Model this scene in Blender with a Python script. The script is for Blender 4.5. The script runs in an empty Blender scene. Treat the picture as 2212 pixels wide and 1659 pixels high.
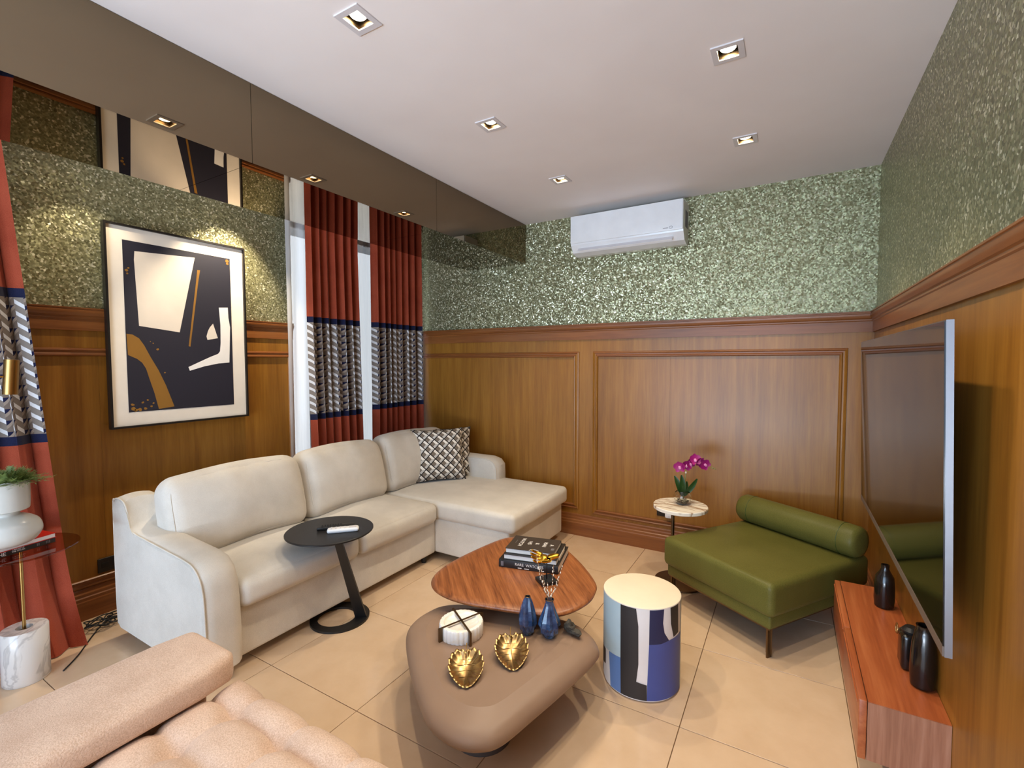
import bpy, bmesh, math, random
from mathutils import Vector, Matrix
PI = math.pi
random.seed(7)
SC = bpy.context.scene
COL = SC.collection

# ------------------------------------------------------------------ camera
def add_camera():
    yaw, pitch, roll, f = -.531739, -.04727, .002162, 1019.15
    F = Vector((math.sin(yaw)*math.cos(pitch), math.cos(yaw)*math.cos(pitch), math.sin(pitch)))
    R0 = Vector((math.cos(yaw), -math.sin(yaw), 0))
    D0 = F.cross(R0)
    R = R0*math.cos(roll) + D0*math.sin(roll)
    D = -R0*math.sin(roll) + D0*math.cos(roll)
    M = Matrix((R, -D, -F)).transposed().to_4x4()
    M.translation = Vector((0, 0, 1.48))
    cd = bpy.data.cameras.new('camera'); cd.sensor_fit = 'HORIZONTAL'; cd.sensor_width = 36
    cd.lens = f/2212*36; cd.clip_start = .02
    co = bpy.data.objects.new('camera', cd); COL.objects.link(co); co.matrix_world = M
    SC.camera = co
add_camera()

# ------------------------------------------------------------------ world, daylight, exposure
W = bpy.data.worlds.new('daylight_sky'); SC.world = W; W.use_nodes = True
W.node_tree.nodes['Background'].inputs['Color'].default_value = (.80, .90, 1.0, 1)
W.node_tree.nodes['Background'].inputs['Strength'].default_value = 2.2

def area(name, loc, rot, sx, sy, power, col):
    l = bpy.data.lights.new(name, 'AREA'); l.shape = 'RECTANGLE'; l.size = sx; l.size_y = sy
    l.energy = power; l.color = col
    o = bpy.data.objects.new(name, l); COL.objects.link(o); o.location = loc; o.rotation_euler = rot
    return o
DAY = (.40, .66, 1.0)
area('daylight_garden_doors', (-1.15, -2.62, 1.22), (PI/2, 0, 0), 2.9, 2.3, 90, DAY)
area('daylight_side_window', (-3.62, -.2, 1.35), (0, -PI/2, 0), 2.2, 1.2, 34, DAY)
area('daylight_far_window', (-4.0, 3.03, 1.35), (0, -PI/2, 0), 2.6, 1.6, 260, (.88, .93, 1.0))

area('added_ceiling_fill', (-.75, -3.15, .06), (PI-math.radians(38), 0, 0), 3.0, .9, 225, (.82, .90, 1.0))  # added fill light outside the rear doors, aimed up to brighten ceiling and walls

SC.view_settings.view_transform = 'Standard'
SC.view_settings.look = 'None'
SC.view_settings.gamma = 1
SC.view_settings.use_curve_mapping = False
SC.view_settings.exposure = 0.28
SC.cycles.use_denoising = True
SC.cycles.max_bounces = 8
SC.cycles.diffuse_bounces = 5
SC.cycles.glossy_bounces = 5
SC.cycles.transmission_bounces = 6
SC.cycles.transparent_max_bounces = 8
SC.cycles.sample_clamp_indirect = 6
SC.cycles.caustics_reflective = False
SC.cycles.caustics_refractive = False

WARM = (1.0, .83, .60)
SPOT_W = 40

# ------------------------------------------------------------------ material helpers
def srgb(r, g, b):
    def c(v):
        v /= 255.
        return v/12.92 if v <= .04045 else ((v+.055)/1.055)**2.4
    return (c(r), c(g), c(b), 1)

class NT:
    def __init__(s, name):
        s.m = bpy.data.materials.new(name); s.m.use_nodes = True
        s.t = s.m.node_tree; s.b = s.t.nodes['Principled BSDF']; s.out = s.t.nodes['Material Output']
    def n(s, ty, **kw):
        x = s.t.nodes.new(ty)
        for k, v in kw.items():
            if hasattr(x, k) and k not in x.inputs: setattr(x, k, v)
            else: x.inputs[k].default_value = v
        return x
    def l(s, a, b): s.t.links.new(a, b)
    def put(s, sock, v):
        if isinstance(v, bpy.types.NodeSocket): s.l(v, sock)
        else: sock.default_value = v
    def math(s, op, a, b=None, c=None):
        x = s.t.nodes.new('ShaderNodeMath'); x.operation = op
        s.put(x.inputs[0], a)
        if b is not None: s.put(x.inputs[1], b)
        if c is not None: s.put(x.inputs[2], c)
        return x.outputs[0]
    def mix(s, fac, a, b):
        x = s.t.nodes.new('ShaderNodeMix'); x.data_type = 'RGBA'
        s.put(x.inputs[0], fac); s.put(x.inputs[6], a); s.put(x.inputs[7], b)
        return x.outputs[2]
    def coord(s, kind='Object', scale=(1, 1, 1), rot=(0, 0, 0)):
        t = s.t.nodes.new('ShaderNodeTexCoord'); mp = s.t.nodes.new('ShaderNodeMapping')
        mp.inputs['Scale'].default_value = scale; mp.inputs['Rotation'].default_value = rot
        s.l(t.outputs[kind], mp.inputs[0]); return mp.outputs[0]
    def noise(s, vec, scale, detail=4, rough=.55, dist=0):
        x = s.t.nodes.new('ShaderNodeTexNoise'); s.l(vec, x.inputs['Vector'])
        x.inputs['Scale'].default_value = scale; x.inputs['Detail'].default_value = detail
        x.inputs['Roughness'].default_value = rough; x.inputs['Distortion'].default_value = dist
        return x.outputs[0]
    def ramp(s, fac, stops):
        x = s.t.nodes.new('ShaderNodeValToRGB'); s.l(fac, x.inputs[0])
        e = x.color_ramp.elements
        while len(e) < len(stops): e.new(.5)
        for q, (p, c) in zip(e, stops): q.position = p; q.color = c
        return x.outputs[0]
    def bump(s, h, strength=.2, dist=.005):
        x = s.t.nodes.new('ShaderNodeBump'); x.inputs['Strength'].default_value = strength
        x.inputs['Distance'].default_value = dist; s.l(h, x.inputs['Height']); s.l(x.outputs[0], s.b.inputs['Normal'])
    def set(s, **kw):
        al = dict(color='Base Color', rough='Roughness', metal='Metallic', spec='Specular IOR Level', coat='Coat Weight',
                  coatr='Coat Roughness', trans='Transmission Weight', ior='IOR', sheen='Sheen Weight', alpha='Alpha',
                  emit='Emission Color', estr='Emission Strength')
        for k, v in kw.items(): s.put(s.b.inputs[al[k]], v)
        return s

def plain(name, col, rough=.5, metal=0, **kw):
    """colour with a slight procedural mottling"""
    m = NT(name); v = m.coord('Object')
    f = m.noise(v, 9, 3)
    d = tuple(c*.965 for c in col[:3])+(1,); l = tuple(min(1, c*1.03) for c in col[:3])+(1,)
    m.set(color=m.ramp(f, [(.3, d), (.7, l)]), rough=rough, metal=metal, **kw)
    return m.m

def wood(name, dark, mid, light, axis='z', scale=1., rough=.32, rot=(0, 0, 0), coat=.25):
    m = NT(name)
    sc = {'z': (16, 16, .9), 'y': (16, .9, 16), 'x': (.9, 16, 16)}[axis]
    base = m.coord('Object', (1, 1, 1), rot)
    def sc_(f):
        mp = m.t.nodes.new('ShaderNodeMapping'); mp.inputs['Scale'].default_value = tuple(c*scale*f for c in sc); m.l(base, mp.inputs[0]); return mp.outputs[0]
    v = sc_(1)
    a = m.noise(v, 1.0, 5, .6, .6)
    v2 = sc_(5); b = m.noise(v2, 1.0, 3, .6)
    f = m.math('ADD', m.math('MULTIPLY', a, .68), m.math('MULTIPLY', b, .32))
    c = m.ramp(f, [(.32, dark), (.5, mid), (.68, light)])
    m.set(color=c, rough=rough, coat=coat, coatr=.2)
    m.bump(b, .06, .002)
    return m.m

def fabric(name, dark, light, scale=900, rough=.95, bump=.25, big=6, sheen=.15):
    m = NT(name); v = m.coord('Object')
    fine = m.noise(v, scale, 2, .6); large = m.noise(v, big, 3)
    f = m.math('ADD', m.math('MULTIPLY', fine, .65), m.math('MULTIPLY', large, .35))
    m.set(color=m.ramp(f, [(.38, dark), (.62, light)]), rough=rough, sheen=sheen, spec=.2)
    m.bump(fine, bump, .002)
    return m.m

MT = {}
MT['panel'] = wood('wainscot_wood', srgb(126, 79, 20), srgb(147, 97, 29), srgb(163, 112, 41), 'z', 1, .42, coat=.12)
MT['rail'] = wood('rail_wood', srgb(112, 62, 26), srgb(132, 78, 35), srgb(148, 93, 46), 'x', 1, .42, coat=.12)
MT['rail_y'] = wood('rail_wood_side', srgb(112, 62, 26), srgb(132, 78, 35), srgb(148, 93, 46), 'y', 1, .42, coat=.12)
MT['console'] = wood('console_wood', srgb(136, 66, 32), srgb(160, 84, 44), srgb(178, 104, 60), 'y', 1.3, .4)
MT['console_end'] = wood('console_end_wood', srgb(132, 84, 60), srgb(156, 106, 80), srgb(176, 128, 102), 'z', 1.6, .45)
MT['table_wood'] = wood('walnut_veneer', srgb(96, 50, 24), srgb(142, 84, 46), srgb(172, 110, 66), 'x', 2.2, .38, (0, 0, .82), .15)

def m_wallpaper():
    m = NT('mica_wallpaper')
    v = m.coord('Object')
    vo = m.n('ShaderNodeTexVoronoi'); vo.inputs['Scale'].default_value = 110; m.l(v, vo.inputs['Vector'])
    sep = m.n('ShaderNodeSeparateColor'); m.l(vo.outputs['Color'], sep.inputs[0])
    c = m.ramp(sep.outputs[0], [(0, srgb(118, 117, 84)), (.5, srgb(144, 143, 108)), (.85, srgb(172, 171, 134)), (1, srgb(238, 236, 208))])
    cen = m.n('ShaderNodeVectorMath', operation='SUBTRACT'); m.l(vo.outputs['Color'], cen.inputs[0]); cen.inputs[1].default_value = (.5, .5, .5)
    sca = m.n('ShaderNodeVectorMath', operation='SCALE'); m.l(cen.outputs[0], sca.inputs[0]); sca.inputs['Scale'].default_value = .42
    geo = m.n('ShaderNodeNewGeometry')
    ad = m.n('ShaderNodeVectorMath', operation='ADD'); m.l(geo.outputs['Normal'], ad.inputs[0]); m.l(sca.outputs[0], ad.inputs[1])
    no = m.n('ShaderNodeVectorMath', operation='NORMALIZE'); m.l(ad.outputs[0], no.inputs[0])
    m.l(no.outputs[0], m.b.inputs['Normal'])
    m.set(color=c, rough=.38, metal=.5)
    return m.m
MT['wallpaper'] = m_wallpaper()

def m_ceiling():
    m = NT('ceiling_paint'); v = m.coord('Object')
    m.set(color=m.ramp(m.noise(v, 1.6, 3), [(.3, srgb(236, 230, 228)), (.7, srgb(242, 237, 235))]), rough=.75, spec=.25)
    m.bump(m.noise(v, 2.2, 3), .25, .02)
    return m.m
MT['ceiling'] = m_ceiling()
MT['plaster'] = plain('white_plaster', srgb(225, 222, 215), .8)

def m_tile():
    m = NT('polished_tile'); v = m.coord('Object')
    m.set(color=m.ramp(m.noise(v, 5, 5, .6), [(.3, srgb(203, 174, 143)), (.7, srgb(214, 187, 157))]), rough=.16, spec=.45)
    return m.m
MT['tile'] = m_tile()
MT['grout'] = plain('tile_grout', srgb(118, 92, 66), .9)

def m_mirror():
    m = NT('bronze_mirror'); v = m.coord('Object')
    m.set(color=m.ramp(m.noise(v, 2, 2), [(.3, srgb(128, 113, 92)), (.7, srgb(130, 115, 94))]), rough=.015, metal=1)
    return m.m
MT['mirror'] = m_mirror()
MT['black'] = plain('black_metal', srgb(26, 25, 25), .42, spec=.4)
MT['black_gloss'] = plain('black_glaze', srgb(22, 17, 15), .16, spec=.6)
MT['frame'] = plain('black_frame', srgb(24, 20, 18), .4)
MT['sofa'] = fabric('cream_linen', srgb(196, 190, 180), srgb(220, 214, 204), 700, .95, .3)
MT['sofa_side'] = MT['sofa']
MT['pink'] = fabric('blush_boucle', srgb(198, 168, 146), srgb(226, 200, 180), 260, 1., .7, 8)
MT['mat_board'] = plain('mat_board', srgb(240, 230, 214), .85)
MT['art_navy'] = plain('navy_paint', srgb(31, 30, 44), .6)
MT['art_pale'] = plain('bone_paint', srgb(222, 211, 196), .75)
MT['art_white'] = plain('white_paint', srgb(240, 236, 230), .75)
MT['gold_leaf'] = plain('gold_leaf', srgb(160, 116, 52), .5, .35)
MT['rust'] = fabric('rust_cloth', srgb(140, 55, 34), srgb(166, 77, 52), 500, .9, .15, 5)
MT['navy'] = fabric('navy_trim', srgb(16, 20, 46), srgb(28, 33, 66), 500, .9, .15)
MT['olive'] = fabric('olive_leather', srgb(88, 86, 38), srgb(104, 101, 50), 260, .42, .12, 4, 0)
MT['brass'] = plain('brushed_brass', srgb(176, 140, 84), .3, 1)
MT['bronze'] = plain('bronze_metal', srgb(118, 98, 74), .38, 1)
MT['gold'] = plain('polished_gold', srgb(180, 148, 100), .26, 1)
MT['gold_hand'] = plain('gold_cast', srgb(214, 168, 62), .24, 1)
MT['ac_white'] = plain('ac_plastic', srgb(236, 238, 240), .18, spec=.6)
MT['ac_grey'] = plain('ac_flap_plastic', srgb(214, 210, 212), .35)
MT['ac_dark'] = plain('ac_line', srgb(110, 108, 112), .5)
MT['taupe'] = plain('taupe_lacquer', srgb(142, 117, 98), .42, spec=.35)
MT['taupe_dark'] = plain('dark_plinth', srgb(62, 54, 52), .5)
MT['tv_screen'] = plain('tv_glass', srgb(6, 6, 7), .06, spec=.85)
MT['tv_metal'] = plain('tv_bezel', srgb(150, 152, 158), .35, .9)
MT['tv_chin'] = plain('tv_chin', srgb(112, 98, 88), .4)
MT['tv_back'] = plain('tv_back', srgb(14, 13, 13), .6)
MT['white_plastic'] = plain('white_plastic', srgb(236, 236, 236), .35)
MT['paper'] = plain('page_paper', srgb(232, 232, 228), .85)
MT['book_black'] = plain('book_black', srgb(30, 28, 28), .45)
MT['book_brown'] = plain('book_brown', srgb(54, 46, 41), .5)
MT['book_red'] = plain('book_red', srgb(196, 34, 20), .4)
MT['ink_white'] = plain('ink_white', srgb(232, 228, 222), .6)
MT['leaf'] = plain('orchid_leaf', srgb(34, 66, 24), .4)
MT['fern'] = plain('fern_leaf', srgb(122, 142, 78), .6)
MT['stem'] = plain('green_stem', srgb(140, 140, 84), .5)
MT['magenta'] = plain('orchid_petal', srgb(160, 24, 110), .5)
MT['pinklip'] = plain('orchid_lip', srgb(230, 150, 190), .5)
MT['bud'] = plain('white_bud', srgb(236, 226, 208), .7)
MT['twig'] = plain('dry_twig', srgb(150, 110, 76), .7)
MT['ceramic'] = plain('white_ceramic', srgb(206, 206, 200), .22, spec=.5)
MT['rock'] = plain('dark_coral', srgb(66, 62, 54), .8)
MT['sole'] = plain('soil', srgb(46, 36, 28), .9)
MT['stool_top'] = plain('stool_ivory', srgb(228, 214, 190), .5)
MT['st_pale'] = plain('stool_pale_blue', srgb(176, 196, 204), .5)
MT['st_black'] = plain('stool_black', srgb(40, 36, 36), .55)
MT['st_white'] = plain('stool_white', srgb(228, 224, 222), .5)
MT['st_navy'] = plain('stool_navy', srgb(26, 34, 74), .5)
MT['st_blue'] = plain('stool_blue', srgb(66, 80, 146), .5)
MT['st_blue2'] = plain('stool_mid_blue', srgb(92, 124, 178), .5)
MT['outlet'] = plain('outlet_black', srgb(28, 25, 24), .4)
MT['window_frame'] = plain('window_frame_paint', srgb(72, 72, 74), .5)
MT['jamb'] = plain('window_jamb_paint', srgb(220, 218, 214), .6)
MT['rubber'] = plain('black_cable', srgb(20, 19, 20), .5)

def m_emit(name, col, s):
    m = NT(name); m.set(color=(1, .9, .7, 1), emit=col, estr=s); return m.m
MT['lamp_glow'] = m_emit('lamp_disc', (1, .84, .56, 1), 40)

def m_glass(name, col, rough=0., ior=1.45):
    m = NT(name); m.set(color=col, rough=rough, trans=1., ior=ior)
    return m.m
MT['glass'] = m_glass('clear_glass', (.95, .96, .94, 1))
MT['window_glass'] = m_glass('pane_glass', (.98, 1, 1, 1), 0, 1.02)

def m_smoked():
    m = NT('smoked_glass')
    tr = m.n('ShaderNodeBsdfTransparent'); tr.inputs[0].default_value = srgb(228, 200, 176)
    gl = m.n('ShaderNodeBsdfGlossy'); gl.inputs['Roughness'].default_value = .03
    fr = m.n('ShaderNodeFresnel'); fr.inputs[0].default_value = 1.5
    ge = m.n('ShaderNodeNewGeometry')
    ff = m.math('MULTIPLY', fr.outputs[0], m.math('SUBTRACT', 1., ge.outputs['Backfacing']))
    mx = m.n('ShaderNodeMixShader'); m.l(ff, mx.inputs[0]); m.l(tr.outputs[0], mx.inputs[1]); m.l(gl.outputs[0], mx.inputs[2])
    m.l(mx.outputs[0], m.out.inputs[0]); return m.m
MT['smoked'] = m_smoked()

def m_sheer():
    m = NT('sheer_voile')
    tr = m.n('ShaderNodeBsdfTransparent'); tl = m.n('ShaderNodeBsdfTranslucent'); df = m.n('ShaderNodeBsdfDiffuse')
    w = m.noise(m.coord('Object', (1, 1, .05)), 60, 2)
    c = m.ramp(w, [(.3, (.82, .84, .88, 1)), (.7, (.95, .96, .98, 1))])
    m.l(c, tl.inputs[0]); m.l(c, df.inputs[0])
    a = m.n('ShaderNodeMixShader'); a.inputs[0].default_value = .4; m.l(tl.outputs[0], a.inputs[1]); m.l(df.outputs[0], a.inputs[2])
    b = m.n('ShaderNodeMixShader'); b.inputs[0].default_value = .94; m.l(tr.outputs[0], b.inputs[1]); m.l(a.outputs[0], b.inputs[2])
    m.l(b.outputs[0], m.out.inputs[0]); return m.m
MT['sheer'] = m_sheer()

def m_marble(name, base, vein, scale=3., stretch=(1, 1, 1)):
    m = NT(name); v = m.coord('Object', stretch)
    a = m.noise(v, scale, 4, .5, 1.0)
    d = m.math('ABSOLUTE', m.math('SUBTRACT', a, .5))
    m.set(color=m.ramp(d, [(0, vein), (.008, vein), (.04, base), (1, base)]), rough=.22)
    return m.m
MT['marble_vein'] = m_marble('veined_marble', srgb(240, 232, 216), srgb(170, 142, 114), 2.0, (1.6, 7, 1.6))
MT['marble_grey'] = m_marble('grey_marble', srgb(212, 206, 200), srgb(186, 180, 175), 6)
MT['marble_white'] = m_marble('fluted_white_marble', srgb(240, 236, 230), srgb(238, 230, 216), 6)

def m_blue():
    m = NT('blue_glaze'); v = m.coord('Object')
    m.set(color=m.ramp(m.noise(v, 26, 4), [(.3, srgb(24, 38, 70)), (.55, srgb(50, 78, 118)), (.75, srgb(104, 134, 164))]), rough=.12, coat=.6, coatr=.05)
    return m.m
MT['blue_glaze'] = m_blue()

def uv_scaled(m, su, sv):
    t = m.n('ShaderNodeTexCoord'); s = m.n('ShaderNodeSeparateXYZ'); m.l(t.outputs['UV'], s.inputs[0])
    return m.math('MULTIPLY', s.outputs[0], su), m.math('MULTIPLY', s.outputs[1], sv)

def m_curtain_pattern():
    """columns of tumbling blocks: white strip, grey strip, taupe face, navy triangle"""
    m = NT('tumbling_block_cloth')
    u, v = uv_scaled(m, 1/.074, 1/.056)
    fu = m.math('FRACT', u)
    half = m.math('LESS_THAN', fu, .5)
    a = m.math('FRACT', m.math('MULTIPLY', fu, 2.))
    slant = m.math('FRACT', m.math('ADD', v, m.math('MULTIPLY', a, .5)))
    left = m.mix(m.math('LESS_THAN', slant, .62), srgb(214, 214, 216), srgb(128, 118, 110))
    sl2 = m.math('FRACT', m.math('SUBTRACT', v, m.math('MULTIPLY', a, .5)))
    tri = m.math('LESS_THAN', m.math('ADD', sl2, m.math('MULTIPLY', a, .45)), .42)
    right = m.mix(m.math('LESS_THAN', sl2, .7), srgb(146, 130, 116), srgb(112, 98, 88))
    right = m.mix(tri, right, srgb(24, 26, 54))
    col = m.mix(half, right, left)
    m.set(color=col, rough=.9, spec=.2)
    return m.m
MT['curtain_pattern'] = m_curtain_pattern()

def m_pillow():
    m = NT('cube_lattice_cloth')
    u, v = uv_scaled(m, 1/.084, 1/.084)
    a = m.math('FRACT', m.math('ADD', u, v)); b = m.math('FRACT', m.math('SUBTRACT', v, u))
    mx = m.math('MINIMUM', m.math('MINIMUM', a, b), m.math('MINIMUM', m.math('SUBTRACT', 1., a), m.math('SUBTRACT', 1., b)))
    line = m.math('LESS_THAN', mx, .065)
    taupe = m.math('MULTIPLY', m.math('LESS_THAN', a, .60), m.math('GREATER_THAN', b, .40))
    white = m.math('GREATER_THAN', m.math('ADD', a, b), 1.0)
    c = m.mix(white, srgb(196, 192, 186), srgb(238, 232, 222))
    c = m.mix(taupe, c, srgb(124, 112, 100))
    c = m.mix(line, c, srgb(30, 26, 28))
    m.set(color=c, rough=.95, spec=.2)
    return m.m
MT['pillow'] = m_pillow()

# ------------------------------------------------------------------ mesh builder
class M:
    def __init__(s): s.v = []; s.f = []
    def add(s, vs, fs, mat=None):
        o = len(s.v)
        s.v += [(mat @ Vector(p)) if mat is not None else Vector(p) for p in vs]
        s.f += [[i+o for i in f] for f in fs]
        return s
    def box(s, x0, x1, y0, y1, z0, z1, mat=None):
        vs = [(x, y, z) for x in (x0, x1) for y in (y0, y1) for z in (z0, z1)]
        fs = [(0, 1, 3, 2), (4, 6, 7, 5), (0, 4, 5, 1), (2, 3, 7, 6), (0, 2, 6, 4), (1, 5, 7, 3)]
        return s.add(vs, fs, mat)
    def soft(s, c, h, r=.02, bulge=(0, 0, 0), n=(5, 5, 3), seg=3, mat=None, fn=None):
        """rounded box (half sizes h) with puffed faces"""
        A = []
        for k in range(3):
            rr = min(r, h[k]*.98)
            e = [-h[k] + rr*(1-math.cos(PI/2*i/seg)) for i in range(seg+1)]
            i0, i1 = -h[k]+rr, h[k]-rr
            mid = [i0+(i1-i0)*i/n[k] for i in range(1, n[k])]
            A.append(e+mid+[-x for x in reversed(e)])
        N = [len(a) for a in A]; idx = {}; vs = []
        def g(i, j, k):
            if (i, j, k) in idx: return idx[(i, j, k)]
            p = [A[0][i], A[1][j], A[2][k]]
            q = list(p)
            inn = [max(-(h[t]-min(r, h[t]*.98)), min(h[t]-min(r, h[t]*.98), p[t])) for t in range(3)]
            d = [p[t]-inn[t] for t in range(3)]; L = math.sqrt(sum(x*x for x in d))
            if L > 1e-9: p = [inn[t]+d[t]/L*min(r, max(h))*1.0 if L > 0 else p[t] for t in range(3)]
            for t in range(3):
                p[t] = max(-h[t], min(h[t], p[t]))
            for t in range(3):
                if bulge[t]:
                    w = 1
                    for u in range(3):
                        if u != t: w *= max(0, 1-(q[u]/h[u])**2)
                    p[t] += bulge[t]*w*(q[t]/h[t])
            P = Vector(p)
            if fn: P = fn(P)
            vs.append(P+Vector(c)); idx[(i, j, k)] = len(vs)-1
            return len(vs)-1
        fs = []
        for (i, fl) in ((0, 1), (N[0]-1, 0)):
            for j in range(N[1]-1):
                for k in range(N[2]-1):
                    q = [g(i, j, k), g(i, j, k+1), g(i, j+1, k+1), g(i, j+1, k)]
                    fs.append(q if fl else q[::-1])
        for (j, fl) in ((0, 0), (N[1]-1, 1)):
            for i in range(N[0]-1):
                for k in range(N[2]-1):
                    q = [g(i, j, k), g(i, j, k+1), g(i+1, j, k+1), g(i+1, j, k)]
                    fs.append(q if fl else q[::-1])
        for (k, fl) in ((0, 1), (N[2]-1, 0)):
            for i in range(N[0]-1):
                for j in range(N[1]-1):
                    q = [g(i, j, k), g(i, j+1, k), g(i+1, j+1, k), g(i+1, j, k)]
                    fs.append(q if fl else q[::-1])
        return s.add(vs, fs, mat)
    def lathe(s, prof, n=32, c=(0, 0, 0), cap=True, twist=None, mat=None, rfn=None):
        vs = []; fs = []
        for k, (r, z) in enumerate(prof):
            for i in range(n):
                a = 2*PI*i/n + (twist[k] if twist else 0)
                rr = r*(rfn(a, k) if rfn else 1)
                vs.append((c[0]+rr*math.cos(a), c[1]+rr*math.sin(a), c[2]+z))
        for k in range(len(prof)-1):
            for i in range(n):
                j = (i+1) % n
                fs.append((k*n+i, k*n+j, (k+1)*n+j, (k+1)*n+i))
        if cap:
            fs.append(tuple(range(n-1, -1, -1))); m = (len(prof)-1)*n
            fs.append(tuple(m+i for i in range(n)))
        return s.add(vs, fs, mat)
    def tube(s, pts, r, n=8, closed=False, mat=None):
        P = [Vector(p) for p in pts]; vs = []; fs = []
        rs = r if isinstance(r, (list, tuple)) else [r]*len(P)
        up = Vector((0, 0, 1)); prev = None
        for i, p in enumerate(P):
            if closed: t = P[(i+1) % len(P)]-P[i-1]
            else: t = P[min(i+1, len(P)-1)]-P[max(i-1, 0)]
            t.normalize()
            if prev is None:
                a = t.cross(up)
                if a.length < .1: a = t.cross(Vector((1, 0, 0)))
            else:
                a = prev - t*prev.dot(t)
            a.normalize(); prev = a; b = t.cross(a)
            for k in range(n):
                q = 2*PI*k/n
                vs.append(p+(a*math.cos(q)+b*math.sin(q))*rs[i])
        m = len(P)
        for i in range(m if closed else m-1):
            for k in range(n):
                j = (k+1) % n; i2 = (i+1) % m
                fs.append((i*n+k, i*n+j, i2*n+j, i2*n+k))
        if not closed:
            fs.append(tuple(range(n-1, -1, -1))); fs.append(tuple((m-1)*n+k for k in range(n)))
        return s.add(vs, fs, mat)
    def prism(s, poly, d0, d1, plane='xy', mat=None):
        """polygon extruded: plane xy -> z, xz -> y, yz -> x"""
        def P(a, b, d): return {'xy': (a, b, d), 'xz': (a, d, b), 'yz': (d, a, b)}[plane]
        n = len(poly)
        vs = [P(a, b, d0) for a, b in poly]+[P(a, b, d1) for a, b in poly]
        fs = [tuple(range(n-1, -1, -1)), tuple(range(n, 2*n))]+[(i, (i+1) % n, n+(i+1) % n, n+i) for i in range(n)]
        return s.add(vs, fs, mat)
    def grid(s, rows):
        n = len(rows[0]); vs = [p for r in rows for p in r]
        fs = [(i*n+j, i*n+j+1, (i+1)*n+j+1, (i+1)*n+j) for i in range(len(rows)-1) for j in range(n-1)]
        return s.add(vs, fs)
    def build(s, name, mat, parent=None, smooth=None, fix=True, uv=None, loc=None, rot=None):
        me = bpy.data.meshes.new(name)
        me.from_pydata([tuple(p) for p in s.v], [], [list(f) for f in s.f]); me.validate()
        if fix:
            bm = bmesh.new(); bm.from_mesh(me); bmesh.ops.recalc_face_normals(bm, faces=bm.faces[:]); bm.to_mesh(me); bm.free()
        if uv:
            lay = me.uv_layers.new(name='UVMap')
            for lp in me.loops: lay.data[lp.index].uv = uv[lp.vertex_index]
        if smooth:
            me.polygons.foreach_set('use_smooth', [True]*len(me.polygons))
            if smooth is not True: me.set_sharp_from_angle(angle=math.radians(smooth))
        me.materials.append(MT[mat] if isinstance(mat, str) else mat)
        o = bpy.data.objects.new(name, me); COL.objects.link(o)
        if parent: o.parent = parent
        if loc: o.location = loc
        if rot: o.rotation_euler = rot
        return o

def tag(o, label, cat, group=None):
    o['label'] = label; o['category'] = cat
    if group: o['group'] = group
    return o
def thing(name, label, cat, loc=(0, 0, 0), rotz=0, group=None):
    o = bpy.data.objects.new(name, None); COL.objects.link(o); o.empty_display_size = .1
    o.location = loc; o.rotation_euler = (0, 0, rotz)
    return tag(o, label, cat, group)
def struct(o): o['kind'] = 'structure'; return o
def clone(o, parent=None):
    c = o.copy(); COL.objects.link(c); c.parent = parent
    for ch in o.children: clone(ch, c)
    return c
def spline(pts, per=8, closed=True):
    out = []; n = len(pts)
    rng = range(n) if closed else range(n-1)
    for i in rng:
        if closed: p = [Vector(pts[(i+k) % n]) for k in (-1, 0, 1, 2)]
        else: p = [Vector(pts[max(0, min(n-1, i+k))]) for k in (-1, 0, 1, 2)]
        for j in range(per):
            t = j/per
            out.append(.5*((2*p[1])+(p[2]-p[0])*t+(2*p[0]-5*p[1]+4*p[2]-p[3])*t*t+(3*p[1]-p[0]-3*p[2]+p[3])*t**3))
    if not closed: out.append(Vector(pts[-1]))
    return out
def SP(p, per=4): return [(max(.001, q.x), q.y) for q in spline([(a, b, 0) for a, b in p], per, False)]
def text(body, size, mat, parent, loc, rot, name='lettering', align='CENTER', ext=.0004, spacing=1.0):
    cu = bpy.data.curves.new(name, 'FONT'); cu.body = body; cu.size = size; cu.extrude = ext
    cu.align_x = align; cu.align_y = 'CENTER'; cu.space_character = spacing
    t = bpy.data.objects.new('tmp', cu); COL.objects.link(t)
    dg = bpy.context.evaluated_depsgraph_get(); dg.update()
    me = bpy.data.meshes.new_from_object(t.evaluated_get(dg)); me.name = name
    bpy.data.objects.remove(t); bpy.data.curves.remove(cu)
    me.materials.clear(); me.materials.append(MT[mat])
    o = bpy.data.objects.new(name, me); COL.objects.link(o); o.parent = parent
    o.location = loc
    if isinstance(rot, Matrix): o.rotation_euler = rot.to_euler()
    else: o.rotation_euler = rot
    return o

# ================================================================== ROOM SHELL
XL, XR, YB, YF, H = -3.48, .46, 3.717, -2.6, 2.69
XS, XM, HS = -2.041, -2.668, 2.348       # mirrored beam front, rear, underside
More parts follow.
